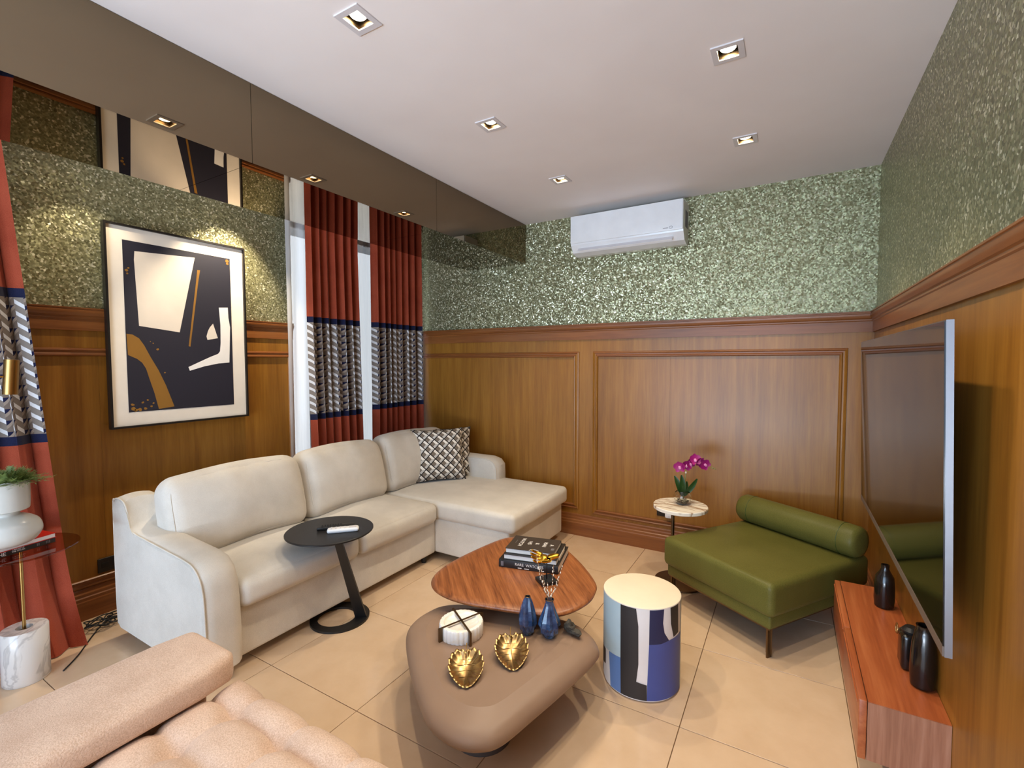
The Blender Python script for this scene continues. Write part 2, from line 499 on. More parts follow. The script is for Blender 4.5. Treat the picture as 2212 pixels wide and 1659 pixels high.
# ---- floor: grout bed with single tiles
fl = struct(M().box(XL-.2, XR+.15, YF-.15, YB+.15, -.12, -.004).build('floor', 'grout'))
TX, TY, TS, GAP = -2.153, 1.332, .6, .0016
tile_mesh = {}
def tile(x0, x1, y0, y1):
    w, d = round(x1-x0, 4), round(y1-y0, 4)
    if (w, d) not in tile_mesh:
        t = M().soft((0, 0, -.006), (w/2-GAP, d/2-GAP, .006), .0012, n=(1, 1, 1), seg=1).build('tile', 'tile', fl)
        tile_mesh[(w, d)] = t.data
    else:
        t = bpy.data.objects.new('tile', tile_mesh[(w, d)]); COL.objects.link(t); t.parent = fl
    t.location = ((x0+x1)/2, (y0+y1)/2, 0)
i0 = math.floor((XL-TX)/TS); j0 = math.floor((YF-TY)/TS)
for i in range(i0, 6):
    for j in range(j0, 6):
        x0, x1 = max(XL, TX+i*TS), min(XR, TX+(i+1)*TS)
        y0, y1 = max(YF, TY+j*TS), min(YB, TY+(j+1)*TS)
        if x1-x0 > .02 and y1-y0 > .02: tile(x0, x1, y0, y1)

# ---- ceiling with square cut-outs for the downlights
DL = [(-1.343, 1.215), (-.235, 2.075), (-1.343, 2.075), (-.236, 2.925), (-1.343, 2.925), (-.235, 1.215)]
PK = [(-3.12, 1.10), (-3.12, 1.95)]
HOLE = .0425
def ceiling():
    xs = sorted({XL-.15, XR+.15} | {round(x+s*HOLE, 4) for x, y in DL+PK for s in (-1, 1)})
    ys = sorted({YF-.15, YB+.15} | {round(y+s*HOLE, 4) for x, y in DL+PK for s in (-1, 1)})
    m = M()
    for a in range(len(xs)-1):
        for b in range(len(ys)-1):
            cx, cy = (xs[a]+xs[a+1])/2, (ys[b]+ys[b+1])/2
            if any(abs(cx-x) < HOLE and abs(cy-y) < HOLE for x, y in DL+PK): continue
            m.add([(xs[a], ys[b], H), (xs[a+1], ys[b], H), (xs[a+1], ys[b+1], H), (xs[a], ys[b+1], H)], [(0, 3, 2, 1)])
    m.box(XL-.15, XR+.15, YF-.15, YB+.15, H+.12, H+.2)
    return struct(m.build('ceiling', 'ceiling', fix=False))
ceiling()

# ---- walls
ZR = 1.662     # top of panelling, under the rail
wb = struct(M().box(XL-.15, XR+.15, YB, YB+.15, 0, H).build('wall_back', 'wallpaper'))
wr = struct(M().box(XR, XR+.15, YF, YB, 0, H).build('wall_right', 'wallpaper'))
# left wall has two window openings: A y -.75..0.62 , B y 2.43..3.62
WA, WB, WZ = (-.8, .6), (2.40, 3.66), 2.64
ml = M()
ml.box(XL-.15, XL, YF, WA[0], 0, H).box(XL-.15, XL, WA[1], WB[0], 0, H).box(XL-.15, XL, WB[1], YB, 0, H)
for q in (WA, WB): ml.box(XL-.15, XL, q[0], q[1], WZ, H)
wl = struct(ml.build('wall_left', 'wallpaper'))
mf = M().box(XL, -2.6, YF-.15, YF, 0, H).box(.3, XR, YF-.15, YF, 0, H).box(-2.6, .3, YF-.15, YF, 2.37, H)
wf = struct(mf.build('wall_front', 'plaster'))

# ---- wainscot boards, mouldings, chair rail and baseboard
def boards(wall, axis, cuts, sgn):
    for a, b in zip(cuts[:-1], cuts[1:]):
        m = M()
        if axis == 'x': m.box(a+.0003, b-.0003, YB-.006, YB+.001, .15, ZR+.01)
        else:
            x = XL if sgn > 0 else XR
            m.box(min(x-.001*sgn, x+.006*sgn), max(x-.001*sgn, x+.006*sgn), a+.0003, b-.0003, .15, ZR+.01)
        m.build('wainscot_board', 'panel', wall)
boards(wb, 'x', [XL, -2.014, -.782, XR], 1)
boards(wl, 'y', [WA[1], 1.15, WB[0]-.001], 1)
boards(wl, 'y', [YF, WA[0]], 1)
boards(wl, 'y', [WB[1], YB], 1)
boards(wr, 'y', [YF, -1.2, 0., 1.2, 2.45, YB], -1)

MP = [(0, 0), (.003, .010), (.012, .013), (.018, .008), (.026, .008), (.033, .016), (.041, .017), (.046, .010), (.046, 0)]   # across, proud
def mould_frame(parent, axis, a0, a1, z0, z1, sgn=1):
    """four mitred moulding bars on a wall; a is x (back wall) or y (side walls)"""
    def P(a, z, d):
        if axis == 'x': return (a, YB-.006-d, z)
        return ((XL+.006+d) if sgn > 0 else (XR-.006-d), a, z)
    ins = [((a0, z0), (a1, z0), (0, 1)), ((a1, z0), (a1, z1), (-1, 0)), ((a1, z1), (a0, z1), (0, -1)), ((a0, z1), (a0, z0), (1, 0))]
    corners = [(a0, z0, 1, 1), (a1, z0, -1, 1), (a1, z1, -1, -1), (a0, z1, 1, -1)]
    for k in range(4):
        c0, c1 = corners[k], corners[(k+1) % 4]
        m = M(); r0 = [P(c0[0]+c0[2]*w, c0[1]+c0[3]*w, d) for w, d in MP]; r1 = [P(c1[0]+c1[2]*w, c1[1]+c1[3]*w, d) for w, d in MP]
        n = len(MP)
        m.add(r0+r1, [(i, i+1, n+i+1, n+i) for i in range(n-1)])
        m.build('panel_moulding', 'rail' if k % 2 == 0 and axis == 'x' else ('rail_y' if k % 2 == 0 else 'panel'), parent, smooth=25)
mould_frame(wb, 'x', -3.42, -1.524, .222, 1.563)
mould_frame(wb, 'x', -1.404, .322, .200, 1.563)
mould_frame(wl, 'y', .66, 2.397, .186, 1.563, 1)

RP = [(0, ZR), (.014, ZR), (.014, 1.728), (.018, 1.733), (.018, 1.741), (.024, 1.746), (.030, 1.758), (.032, 1.766), (.032, 1.773), (.026, 1.776), (.026, 1.782), (.030, 1.784), (.030, 1.790), (0, 1.792)]
BP = [(0, 0), (.022, 0), (.022, .105), (.019, .112), (.019, .128), (.014, .134), (.014, .150), (.010, .158), (.010, .172), (.005, .180), (0, .182)]
def run(name, prof, axis, a0, a1, sgn, mat, parent=None):
    m = M()
    def P(a, d, z):
        if axis == 'x': return (a, YB-.004-d, z)
        return ((XL+.004+d) if sgn > 0 else (XR-.004-d), a, z)
    n = len(prof)
    vs = [P(a0, d, z) for d, z in prof]+[P(a1, d, z) for d, z in prof]
    m.add(vs, [(i, i+1, n+i+1, n+i) for i in range(n-1)]+[tuple(range(n)), tuple(range(2*n-1, n-1, -1))])
    return m.build(name, mat, parent, smooth=20)
run('chair_rail', RP, 'x', XL+.004, XR-.004, 1, 'rail', wb)
run('chair_rail', RP, 'y', WA[1], WB[0], 1, 'rail_y', wl)
run('chair_rail', RP, 'y', YF, WA[0], 1, 'rail_y', wl)
run('chair_rail', RP, 'y', YF, YB-.004, -1, 'rail_y', wr)
struct(run('baseboard_back', BP, 'x', XL+.004, XR-.004, 1, 'rail'))
struct(run('baseboard_left', BP, 'y', WA[1], WB[0], 1, 'rail_y'))
struct(run('baseboard_right', BP, 'y', YF, YB-.004, -1, 'rail_y'))

# ---- windows on the left wall and garden doors behind the viewer
def window(name, y0, y1, z0, z1, mull):
    m = M(); x0, x1 = XL-.12, XL-.06; w = .05
    m.box(x0, x1, y0, y0+w, z0, z1).box(x0, x1, y1-w, y1, z0, z1).box(x0, x1, y0+w, y1-w, z0, z0+w).box(x0, x1, y0+w, y1-w, z1-w, z1)
    o = struct(m.build(name, 'window_frame'))
    for q in mull: M().box(x0+.005, x1-.005, q-.025, q+.025, z0+w, z1-w).build('mullion', 'window_frame', o)
    ed = [y0+w]+[v for q in mull for v in (q-.025, q+.025)]+[y1-w]
    for k in range(0, len(ed), 2): M().box(x0+.025, x0+.031, ed[k], ed[k+1], z0+w, z1-w).build('pane', 'window_glass', o)
    j = M(); j.box(XL-.15, XL+.004, y0-.012, y0+.001, 0, z1).box(XL-.15, XL+.004, y1-.001, y1+.012, 0, z1).box(XL-.15, XL+.004, y0, y1, z1-.001, z1+.012)
    j.build('jamb_lining', 'jamb', o)
    return o
window('window_1', WB[0], WB[1], 0., WZ, [2.66])
window('window_2', WA[0], WA[1], 0., WZ, [-.1])
m = M()
for x in (-2.6, -1.64, -.68): m.box(x, x+.07, YF-.12, YF-.05, 0, 2.37)
m.box(.23, .3, YF-.12, YF-.05, 0, 2.37).box(-2.53, .23, YF-.12, YF-.05, 2.30, 2.37).box(-2.53, .23, YF-.12, YF-.05, 0, .07)
struct(m.build('door_1', 'window_frame'))

# ================================================================== MIRRORED BEAM
t = thing('mirrored_beam', 'long bronze mirror clad ceiling beam above the curtains and the cream sofa', 'beam', (0, 0, 2.348))
M().box(XM+.006, XS-.006, YF, YB, .006, H-HS-.001).build('core', 'tv_back', t)
ycut = [YF, -1.25, -.01, 1.2395, 2.488, YB]
for a, b in zip(ycut[:-1], ycut[1:]):
    M().box(XS-.006, XS, a+.001, b-.001, .0, H-HS-.002).build('front_mirror_panel', 'mirror', t)
    M().box(XM, XS-.0065, a+.001, b-.001, 0, .006).build('underside_mirror_panel', 'mirror', t)
M().box(XM, XM+.0058, YF, YB, .0065, H-HS-.002).build('rear_panel', 'ceiling', t)

# ================================================================== DOWNLIGHTS
DLAB = {0: 'brightest square downlight in the ceiling, nearest the mirrored beam at the top',
        1: 'large square downlight high over the striped stool on the right of the ceiling',
        2: 'square downlight in the middle of the ceiling, second from the mirrored beam corner',
        3: 'small square downlight on the right, between the air conditioner and the right wall',
        4: 'smallest square downlight just left above the white air conditioner',
        5: 'square downlight over the low taupe table'}
def downlight(x, y, label, power, aim=(0, 0, -1), blend=.5, angle=92):
    t = thing('recessed_downlight', label, 'downlight', (x, y, H), 0, 'square recessed ceiling downlights'); t.scale = (1.24, 1.24, 1.24)
    o, i = .047, .0295
    m = M(); m.box(-o, o, i, o, -.004, .001).box(-o, o, -o, -i, -.004, .001).box(-o, -i, -i, i, -.004, .001).box(i, o, -i, i, -.004, .001)
    m.build('trim_frame', 'ac_grey', t)
    m = M(); d = .06
    m.box(-.0335, -i, -.0335, .0335, 0, d).box(i, .0335, -.0335, .0335, 0, d).box(-i, i, -.0335, -i, 0, d).box(-i, i, i, .0335, 0, d).box(-.0335, .0335, -.0335, .0335, d, d+.003)
    m.build('recess_box', 'bronze', t)
    M().lathe([(.024, .012), (.026, .014), (.026, .05), (.02, .055)], 24).build('lamp_housing', 'ac_grey', t, smooth=30)
    M().lathe([(.0215, .0105), (.0215, .0118)], 24).build('lamp_disc', 'lamp_glow', t)
    l = bpy.data.lights.new('downlight_beam', 'SPOT'); l.energy = power; l.color = WARM; l.shadow_soft_size = .02
    l.spot_size = math.radians(angle); l.spot_blend = blend
    lo = bpy.data.objects.new('downlight_beam', l); COL.objects.link(lo); lo.parent = t; lo.location = (0, 0, -.004)
    lo.rotation_euler = Vector(aim).to_track_quat('-Z', 'Y').to_euler()
    return t
for k, (x, y) in enumerate(DL): downlight(x, y, DLAB[k], SPOT_W)
downlight(PK[0][0], PK[0][1], 'square downlight in the curtain pocket left of the painting', 18, (-.28, 0, -1), .6, 70)
downlight(PK[1][0], PK[1][1], 'square downlight in the curtain pocket right of the painting', 88, (-.30, -.10, -1), .6, 76)

exec_after = []
del exec_after
# ================================================================== CURTAINS
def curtain(name, label, x0, y0f, y1f, breaks, folds, amp, cloth, seed=0, group=None, flare=0, nu=150):
    """breaks: [(z_top, z_bottom, part, material)]; y0f,y1f: edge y as a function of z"""
    rnd = random.Random(seed); ph = [rnd.uniform(0, 6) for _ in range(4)]
    t = thing(name, label, 'curtain', (x0, (y0f(0)+y1f(0))/2, 0), 0, group)
    oy = (y0f(0)+y1f(0))/2
    def P(s, z):
        y = y0f(z)+(y1f(z)-y0f(z))*s
        w = 2*PI*folds*(s+.012*math.sin(5*s+ph[3])) + .35*math.sin(1.1*z+ph[0])*math.sin(4*s+ph[1])
        a = amp*(.75+.25*math.sin(7*s+ph[2]))*(.9+.1*math.cos(z))
        c = math.sin(w); c = math.copysign(abs(c)**.8, c)
        x = a*c + .15*a*math.sin(2.3*w+ph[1]) + flare*max(0, .5-z)**2*(.4+s)
        y += .35*amp*math.sin(2*w)*.5
        return (x, y-oy, z)
    for zt, zb, part, mat in breaks:
        nz = max(2, int((zt-zb)/.06)+1); rows = []; uv = []
        for k in range(nz+1):
            z = zt+(zb-zt)*k/nz
            rows.append([P(i/nu, z) for i in range(nu+1)]); uv += [(cloth*i/nu, z) for i in range(nu+1)]
        m = M().grid(rows)
        m.build(part, mat, t, smooth=True, fix=False, uv=uv)
    return t
def bands(zt, zb, lo=.0, a=1.8, d=.045, top=2.66):
    return [(top, a, 'upper_cloth', 'rust'), (a, a-d, 'navy_band', 'navy'), (a-d, zb+d, 'patterned_band', 'curtain_pattern'),
            (zb+d, zb, 'navy_band', 'navy'), (zb, lo, 'lower_cloth', 'rust')]
curtain('rust_curtain', 'rust curtain with patterned band between the painting and the sheer gap', -3.235,
        lambda z: 2.372+.02*max(0, 1.8-z), lambda z: 2.872+.02*max(0, 2.4-z), bands(0, 1.025, .01, 1.835), 6.5, .044, 1.15, 3, 'far window curtains')
curtain('rust_curtain', 'rust curtain with patterned band beside the back wall corner', -3.235,
        lambda z: 3.045-.02*max(0, 1.2-z), lambda z: 3.675, bands(0, 1.05, .01, 1.838), 7.5, .042, 1.35, 9, 'far window curtains')
curtain('rust_curtain', 'wide rust curtain with patterned band at the left edge, behind the white vase', -3.27,
        lambda z: .10, lambda z: .935-.078*z, bands(0, 1.075, .005, 1.845), 6.2, .058, 1.75, 5, None, .35)
def sheer(label, y0f, y1f, folds, xo=-3.36):
    nu = 120; rows = []; nz = 9
    for k in range(nz):
        z = 2.66-2.65*k/(nz-1); y0, y1 = y0f(z), y1f(z)
        rows.append([(xo+.020*math.sin(2*PI*folds*i/nu+.15*k)+.006*math.sin(9.*i/nu), y0+(y1-y0)*i/nu, z) for i in range(nu+1)])
    o = M().grid(rows).build('sheer_curtain', 'sheer', None, smooth=True, fix=False)
    tag(o, label, 'curtain')
sheer('white sheer curtain showing left of the far patterned curtains', lambda z: 2.28, lambda z: 3.36, 9)
sheer('white sheer curtain in the gap next to the corner curtain', lambda z: 3.33, lambda z: 3.69, 4, -3.415)
sheer('white sheer curtain behind the left edge rust curtain', lambda z: -.82, lambda z: .62, 13)
# ================================================================== PAINTING
t = thing('framed_painting', 'abstract navy, bone and gold painting in a thin black frame', 'painting', (-3.417, 1.583, 1.093))
def loc2(pts): return [((y-1.597)*.993, (z-1.09)*.993) for y, z in pts]
y0, y1, z0, z1 = -.407, .407, -.006, 1.204
fw = .012
for a in ((y0, y1, z0, z0+fw), (y0, y1, z1-fw, z1), (y0, y0+fw, z0+fw, z1-fw), (y1-fw, y1, z0+fw, z1-fw)):
    M().box(-.024, .012, a[0], a[1], a[2], a[3]).build('frame_bar', 'frame', t)
M().box(-.022, -.004, y0+fw, y1-fw, z0+fw, z1-fw).build('mat_board', 'mat_board', t)
def art(poly, d, mat, name): return M().prism(loc2(poly), -.004, -.004+d, 'yz').build(name, mat, t)
art([(1.280, 2.213), (1.908, 2.213), (1.908, 1.177), (1.280, 1.177)], .0012, 'art_navy', 'canvas_ground')
art([(1.34, 2.155), (1.678, 2.178), (1.572, 1.676), (1.349, 1.704), (1.336, 2.104)], .0018, 'art_pale', 'bone_shape')
art([(1.691, 2.10), (1.709, 2.10), (1.698, 2.042), (1.633, 1.584), (1.623, 1.588), (1.683, 2.032)], .0018, 'gold_leaf', 'gold_sliver')
art([(1.823, 1.861), (1.884, 1.867), (1.886, 1.795), (1.896, 1.728), (1.884, 1.478), (1.811, 1.472), (1.718, 1.453), (1.625, 1.424), (1.617, 1.449), (1.757, 1.517), (1.809, 1.539), (1.822, 1.557), (1.828, 1.616), (1.83, 1.742)], .0018, 'art_white', 'white_hook')
art([(1.781, 1.747), (1.81, 1.648), (1.742, 1.633), (1.736, 1.657), (1.746, 1.692), (1.759, 1.719)], .0018, 'art_pale', 'bone_wedge')
art([(1.283, 1.653), (1.314, 1.649), (1.346, 1.628), (1.372, 1.585), (1.403, 1.514), (1.443, 1.433), (1.482, 1.334), (1.526, 1.194), (1.438, 1.185), (1.417, 1.288), (1.395, 1.37), (1.377, 1.442), (1.358, 1.478), (1.332, 1.502), (1.31, 1.513), (1.287, 1.525)], .0018, 'gold_leaf', 'gold_arch')
rf = random.Random(4)
for (y, z, s) in [(1.298, 2.033, .012), (1.306, 2.048, .008), (1.30, 2.015, .007), (1.887, 2.195, .018), (1.89, 2.175, .012), (1.306, 1.197, .016), (1.353, 1.232, .010), (1.379, 1.246, .009), (1.338, 1.190, .014), (1.365, 1.195, .012), (1.443, 1.563, .009), (1.479, 1.414, .006), (1.300, 1.222, .012), (1.318, 1.188, .013), (1.398, 1.205, .009), (1.41, 1.225, .007), (1.405, 1.61, .004), (1.42, 1.60, .005)]:
    n = 7; art([(y+s*rf.uniform(.5, 1)*math.cos(2*PI*k/n), z+s*rf.uniform(.5, 1)*math.sin(2*PI*k/n)) for k in range(n)], .0018, 'gold_leaf', 'gold_fleck')
# ================================================================== SOFA
t = thing('sectional_sofa', 'cream linen sectional sofa with a chaise along the back wall', 'sofa', (-2.65, 2.3, 0))
O = Vector((-2.65, 2.3, 0))
def S(x0, x1, y0, y1, z0, z1, r, name, bulge=(0, 0, 0), n=(8, 8, 4), fn=None, seg=4, mat='sofa'):
    c = Vector(((x0+x1)/2, (y0+y1)/2, (z0+z1)/2))-O
    return M().soft(c, ((x1-x0)/2, (y1-y0)/2, (z1-z0)/2), r, bulge, n, seg, None, fn).build(name, mat, t, smooth=True)
S(-3.04, -2.245, 1.22, 2.69, .06, .315, .018, 'seat_base')
S(-3.04, -1.615, 2.692, 3.565, .06, .325, .018, 'chaise_base')
S(-3.09, -2.92, 1.215, 3.575, .06, .765, .05, 'back_frame', (.0, 0, .004), seg=5)
def crown(hx, hy, b):
    def fn(p):
        return p
    return fn
for a, b in ((1.225, 1.945), (1.95, 2.668)):
    c = S(-2.92, -2.195, a, b, .305, .445, .045, 'seat_cushion', (.012, 0, .028), (10, 10, 4), seg=5)
c = S(-2.92, -1.565, 2.674, 3.575, .315, .448, .035, 'chaise_cushion', (.008, .004, .022), (14, 10, 4), seg=5)
# back cushions leaning against the frame
def backc(ya, yb, zt, name='back_cushion', dx=0):
    h = ((.215)/2, (yb-ya)/2, (zt-.43)/2)
    R = Matrix.Rotation(math.radians(-13), 4, 'Y')
    c = Matrix.Translation(Vector((-2.795+dx, (ya+yb)/2, (zt+.43)/2))-O) @ R
    def fn(p):
        # soft crumpled top edge, fuller belly
        w = .006*math.sin(p.y*38+ya*9)*max(0, p.z/h[2])**3 + .004*math.sin(p.y*17+ya*3)
        return Vector((p.x*(1.0-.18*max(0, p.z/h[2])**2)+w, p.y*(1-.03*max(0, p.z/h[2])**4), p.z+.008*math.sin(p.y*6+ya)))
    o = M().soft((0, 0, 0), h, .075, (.045, .0, .012), (4, 14, 8), 5, c, fn).build(name, 'sofa', t, smooth=True)
    # piping along the front face edge
    for sx in (1, -1):
        pts = []
        hy, hz = h[1]-.028, h[2]-.028
        for k in range(48):
            a = 2*PI*k/48; cx = math.copysign(abs(math.cos(a))**.28, math.cos(a)); sz = math.copysign(abs(math.sin(a))**.28, math.sin(a))
            q = fn(Vector((sx*(h[0]-.020), hy*cx*1.018, hz*sz*1.018)))
            pts.append(c @ q)
        M().tube(pts, .0035, 6, True).build('piping', 'sofa', o, smooth=True)
    return o
backc(1.155, 1.945, .875); backc(1.95, 2.655, .878); backc(2.66, 3.44, .885)
# left arm: side profile (x,z) swept across its width, front bowed
prof = [(-3.085, .075), (-3.095, .20), (-3.095, .70), (-3.075, .755), (-3.03, .768), (-2.965, .755), (-2.93, .71), (-2.90, .640), (-2.865, .612), (-2.70, .598), (-2.50, .585), (-2.36, .575), (-2.285, .560), (-2.235, .520), (-2.210, .465), (-2.198, .38), (-2.192, .22), (-2.196, .075), (-2.22, .055), (-3.06, .055)]
def arm(name, ya, yb, pr, flip=1, crown_=.02):
    pp = [Vector((x, z, 0)) for x, z in pr]
    n = len(pp); ws = [0, .03, .12, .3, .5, .7, .88, .97, 1]
    cx = sum(p.x for p in pp)/n; cz = sum(p.y for p in pp)/n
    m = M(); rows = []
    for w in ws:
        e = min(w, 1-w); ins = .018*(1-min(1, e/.12))**2
        row = []
        for p in pp:
            d = Vector((p.x-cx, p.y-cz)); L = d.length
            k = 1-ins/L + (crown_/L)*math.sin(PI*w)*(1 if p.y > .5 else .25)
            row.append((cx+d.x*k-O.x, ya+(yb-ya)*w-O.y, cz+d.y*k-O.z))
        rows.append(row)
    for r in rows: r.append(r[0])
    m.grid(rows)
    m.add([rows[0][i] for i in range(n)], [tuple(range(n))]); m.add([rows[-1][i] for i in range(n)], [tuple(range(n-1, -1, -1))])
    o = m.build(name, 'sofa', t, smooth=40)
    y = ya if flip > 0 else yb
    pts = [((cx+(p.x-cx)*.994)-O.x, y+.006*flip-O.y, (cz+(p.y-cz)*.99)-O.z) for p in pp[:18]]
    M().tube(spline(pts, 4, False), .0045, 6).build('piping', 'sofa', o, smooth=True)
    return o
arm('arm', 1.055, 1.225, prof)
pr2 = [(-3.085, .075), (-3.09, .20), (-3.09, .70), (-3.07, .75), (-3.0, .76), (-2.93, .72), (-2.89, .645), (-2.80, .632), (-2.50, .630), (-2.28, .632), (-2.21, .615), (-2.175, .575), (-2.165, .50), (-2.165, .30), (-2.17, .075), (-2.2, .055), (-3.06, .055)]
arm('arm', 3.405, 3.58, pr2, 1)
for (x, y) in ((-3.0, 1.12), (-2.28, 1.13), (-3.0, 3.5), (-1.70, 2.78), (-1.70, 3.48), (-2.3, 2.62)):
    M().lathe([(.018, 0), (.024, .058)], 14, (x-O.x, y-O.y, 0)).build('leg', 'black', t, smooth=40)
# ---- throw pillows
def pillow(label, c, yaw, lean, size, seed, group):
    n = 22; h = size/2; rows_f = []; rows_b = []; uvf = []
    rr = random.Random(seed); a1, a2 = rr.uniform(0, 6), rr.uniform(0, 6)
    m = M(); vs = []; uv = []
    def sh(u, v):
        k = 1-.07*(1-abs(u)**2.5)*abs(v)**2 if False else 1
        x = u*h*(1-.075*(1-u*u)*0-.085*(1-v*v)*abs(u)**2.)
        z = v*h*(1-.085*(1-u*u)*abs(v)**2.)
        th = .085*((1-u**4)*(1-v**4))**.55+.004*math.sin(6*u+a1)*math.sin(5*v+a2)*(1-u*u)*(1-v*v)
        return x, z, th
    for side in (1, -1):
        for j in range(n+1):
            for i in range(n+1):
                u, v = -1+2*i/n, -1+2*j/n
                x, z, th = sh(u, v)
                vs.append((x, -side*th, z+h)); uv.append((u*h, v*h))
    fs = []; N = (n+1)*(n+1)
    for j in range(n):
        for i in range(n):
            a = j*(n+1)+i
            fs.append((a, a+1, a+n+2, a+n+1)); fs.append((N+a, N+a+n+1, N+a+n+2, N+a+1))
    t = thing('throw_pillow', label, 'pillow', c, yaw, group)
    m.add(vs, fs, Matrix.Rotation(-lean, 4, 'X'))
    m.build('cover', 'pillow', t, smooth=True, fix=False, uv=uv)
    ed = []
    for i in range(n): ed.append((-1+2*i/n, -1))
    for i in range(n): ed.append((1, -1+2*i/n))
    for i in range(n): ed.append((1-2*i/n, 1))
    for i in range(n): ed.append((-1, 1-2*i/n))
    R = Matrix.Rotation(-lean, 4, 'X')
    pts = [R @ Vector((sh(u, v)[0], 0, sh(u, v)[1]+h)) for u, v in ed]
    M().tube(pts, .003, 5, True).build('seam_edge', 'book_brown', t, smooth=True)
    return t
pillow('front square pillow with brown and white cube lattice print', (-2.545, 3.115, .462), math.radians(50), math.radians(17), .455, 1, 'cube lattice pillows')
pillow('cube lattice pillow half hidden behind the front pillow', (-2.60, 3.285, .462), math.radians(42), math.radians(20), .445, 2, 'cube lattice pillows')
# ================================================================== BLUSH ARMCHAIR
t = thing('tufted_armchair', 'blush boucle armchair with a deep tufted seat in the foreground', 'armchair', (-1.2, .3, 0))
O = Vector((-1.2, .3, 0))
def tufted():
    x0, x1, y0, y1 = -1.60, -.62, -.30, .885
    nx, ny = 84, 100; top = []; m = M()
    ox, oy, px, py = -1.440, .765, .222, .157
    def ht(x, y):
        e = min(min(x-x0, x1-x), min(y-y0, y1-y)); R_ = .08
        edge = 0
        if e < R_: edge = R_-math.sqrt(max(0, R_*R_-(R_-e)**2))
        u = (x-ox)/px; v = (y-oy)/py
        fu = 2*abs(u-math.floor(u)-.5) if x > ox else 2*abs((x-ox)/(ox-x0)*.5+.0) if False else 2*abs(u-math.floor(u)-.5)
        fv = 2*abs(v-math.floor(v)-.5)
        if y > oy: fv = max(0, 1-(y-oy)/.10) if y-oy < .10 else 0
        if x < ox: fu = max(0, 1-(ox-x)/.12)
        dome = max(0, (1-fu**3.2))*max(0, (1-fv**3.2))
        h = .432-edge*.85-.030*(1-dome**.55)
        d2 = ((u-round(u))*px)**2+((v-round(v))*py)**2
        if y < oy+.05 and x > ox-.05: h -= .026*math.exp(-d2/.0009)
        return h
    rows = []
    for j in range(ny+1):
        y = y0+(y1-y0)*j/ny; rows.append([(x0+(x1-x0)*i/nx-O.x, y-O.y, ht(x0+(x1-x0)*i/nx, y)) for i in range(nx+1)])
    m.grid(rows)
    for seq in ([(r[0]) for r in rows], [r[-1] for r in rows], rows[0], rows[-1]):
        m.grid([list(seq), [(p[0], p[1], .235) for p in seq]])
    o = m.build('tufted_seat', 'pink', t, smooth=60)
    for row in range(-6, 1):
        for k in range(0, 4):
            bx = ox+k*px; by = oy+row*py
            if bx < x1-.06 and by > y0+.05: M().lathe([(.001, .005), (.006, .004), (.009, .001), (.008, -.003)], 12, (bx-O.x, by-O.y, ht(bx, by)+.001)).build('tuft_button', 'pink', o, smooth=True)
tufted()
M().soft(Vector((-1.11, .29, .20))-O, (.475, .575, .042), .02).build('seat_base', 'pink', t, smooth=True)
M().soft(Vector((-1.688, .262, .480))-O, (.155, .585, .047), .028, (.004, .0, .004), (6, 12, 2), 5, None, lambda p: Vector((p.x*(1-.22*max(0, (abs(p.y)-.47)/.115)**3), p.y, p.z))).build('backrest_pad', 'pink', t, smooth=True)
M().soft(Vector((-1.70, .262, .285))-O, (.075, .53, .135), .03).build('back_support', 'pink', t, smooth=True)
for (x, y) in ((-1.66, .78), (-.72, .78), (-1.66, -.22), (-.72, -.22)):
    M().lathe([(.014, 0), (.02, .165)], 14, (x-O.x, y-O.y, 0)).build('leg', 'bronze', t, smooth=40)
# ================================================================== C-SHAPED SIDE TABLE
t = thing('side_table', 'black round side table leaning over the sofa seat, with ring base', 'side table', (-2.21, 1.79, 0))
M().lathe([(.004, -.012), (.225, -.012), (.231, -.008), (.231, -.002), (.228, 0), (.004, 0)], 64, (.035, -.085, .555)).build('table_top', 'black', t, smooth=30)
m = M(); n = 64; vs = []; fs = []
for k in range(n):
    a = 2*PI*k/n; ca, sa = math.cos(a), math.sin(a)
    ex, ey = .105*ca-.012, .105*sa-.012
    for (x, y, z) in ((.163*ca, .163*sa, 0), (.163*ca, .163*sa, .012), (ex, ey, .012), (ex, ey, 0)): vs.append((x, y, z))
for k in range(n):
    j = (k+1) % n
    for q in range(4): fs.append((k*4+q, k*4+(q+1) % 4, j*4+(q+1) % 4, j*4+q))
m.add(vs, fs).build('ring_base', 'black', t, smooth=30)
A = Vector((.105, .062, .006)); B = Vector((.215, -.175, .546)); d = (B-A).normalized()
w = Vector((.862, .507, 0)); w = (w-d*w.dot(d)).normalized()*.033; th = d.cross(w).normalized()*.006
m = M(); m.add([A+w+th, A-w+th, A-w-th, A+w-th, B+w*.62+th, B-w*.62+th, B-w*.62-th, B+w*.62-th], [(0, 1, 2, 3), (4, 7, 6, 5), (0, 4, 5, 1), (1, 5, 6, 2), (2, 6, 7, 3), (3, 7, 4, 0)])
m.build('flat_stem', 'black', t)
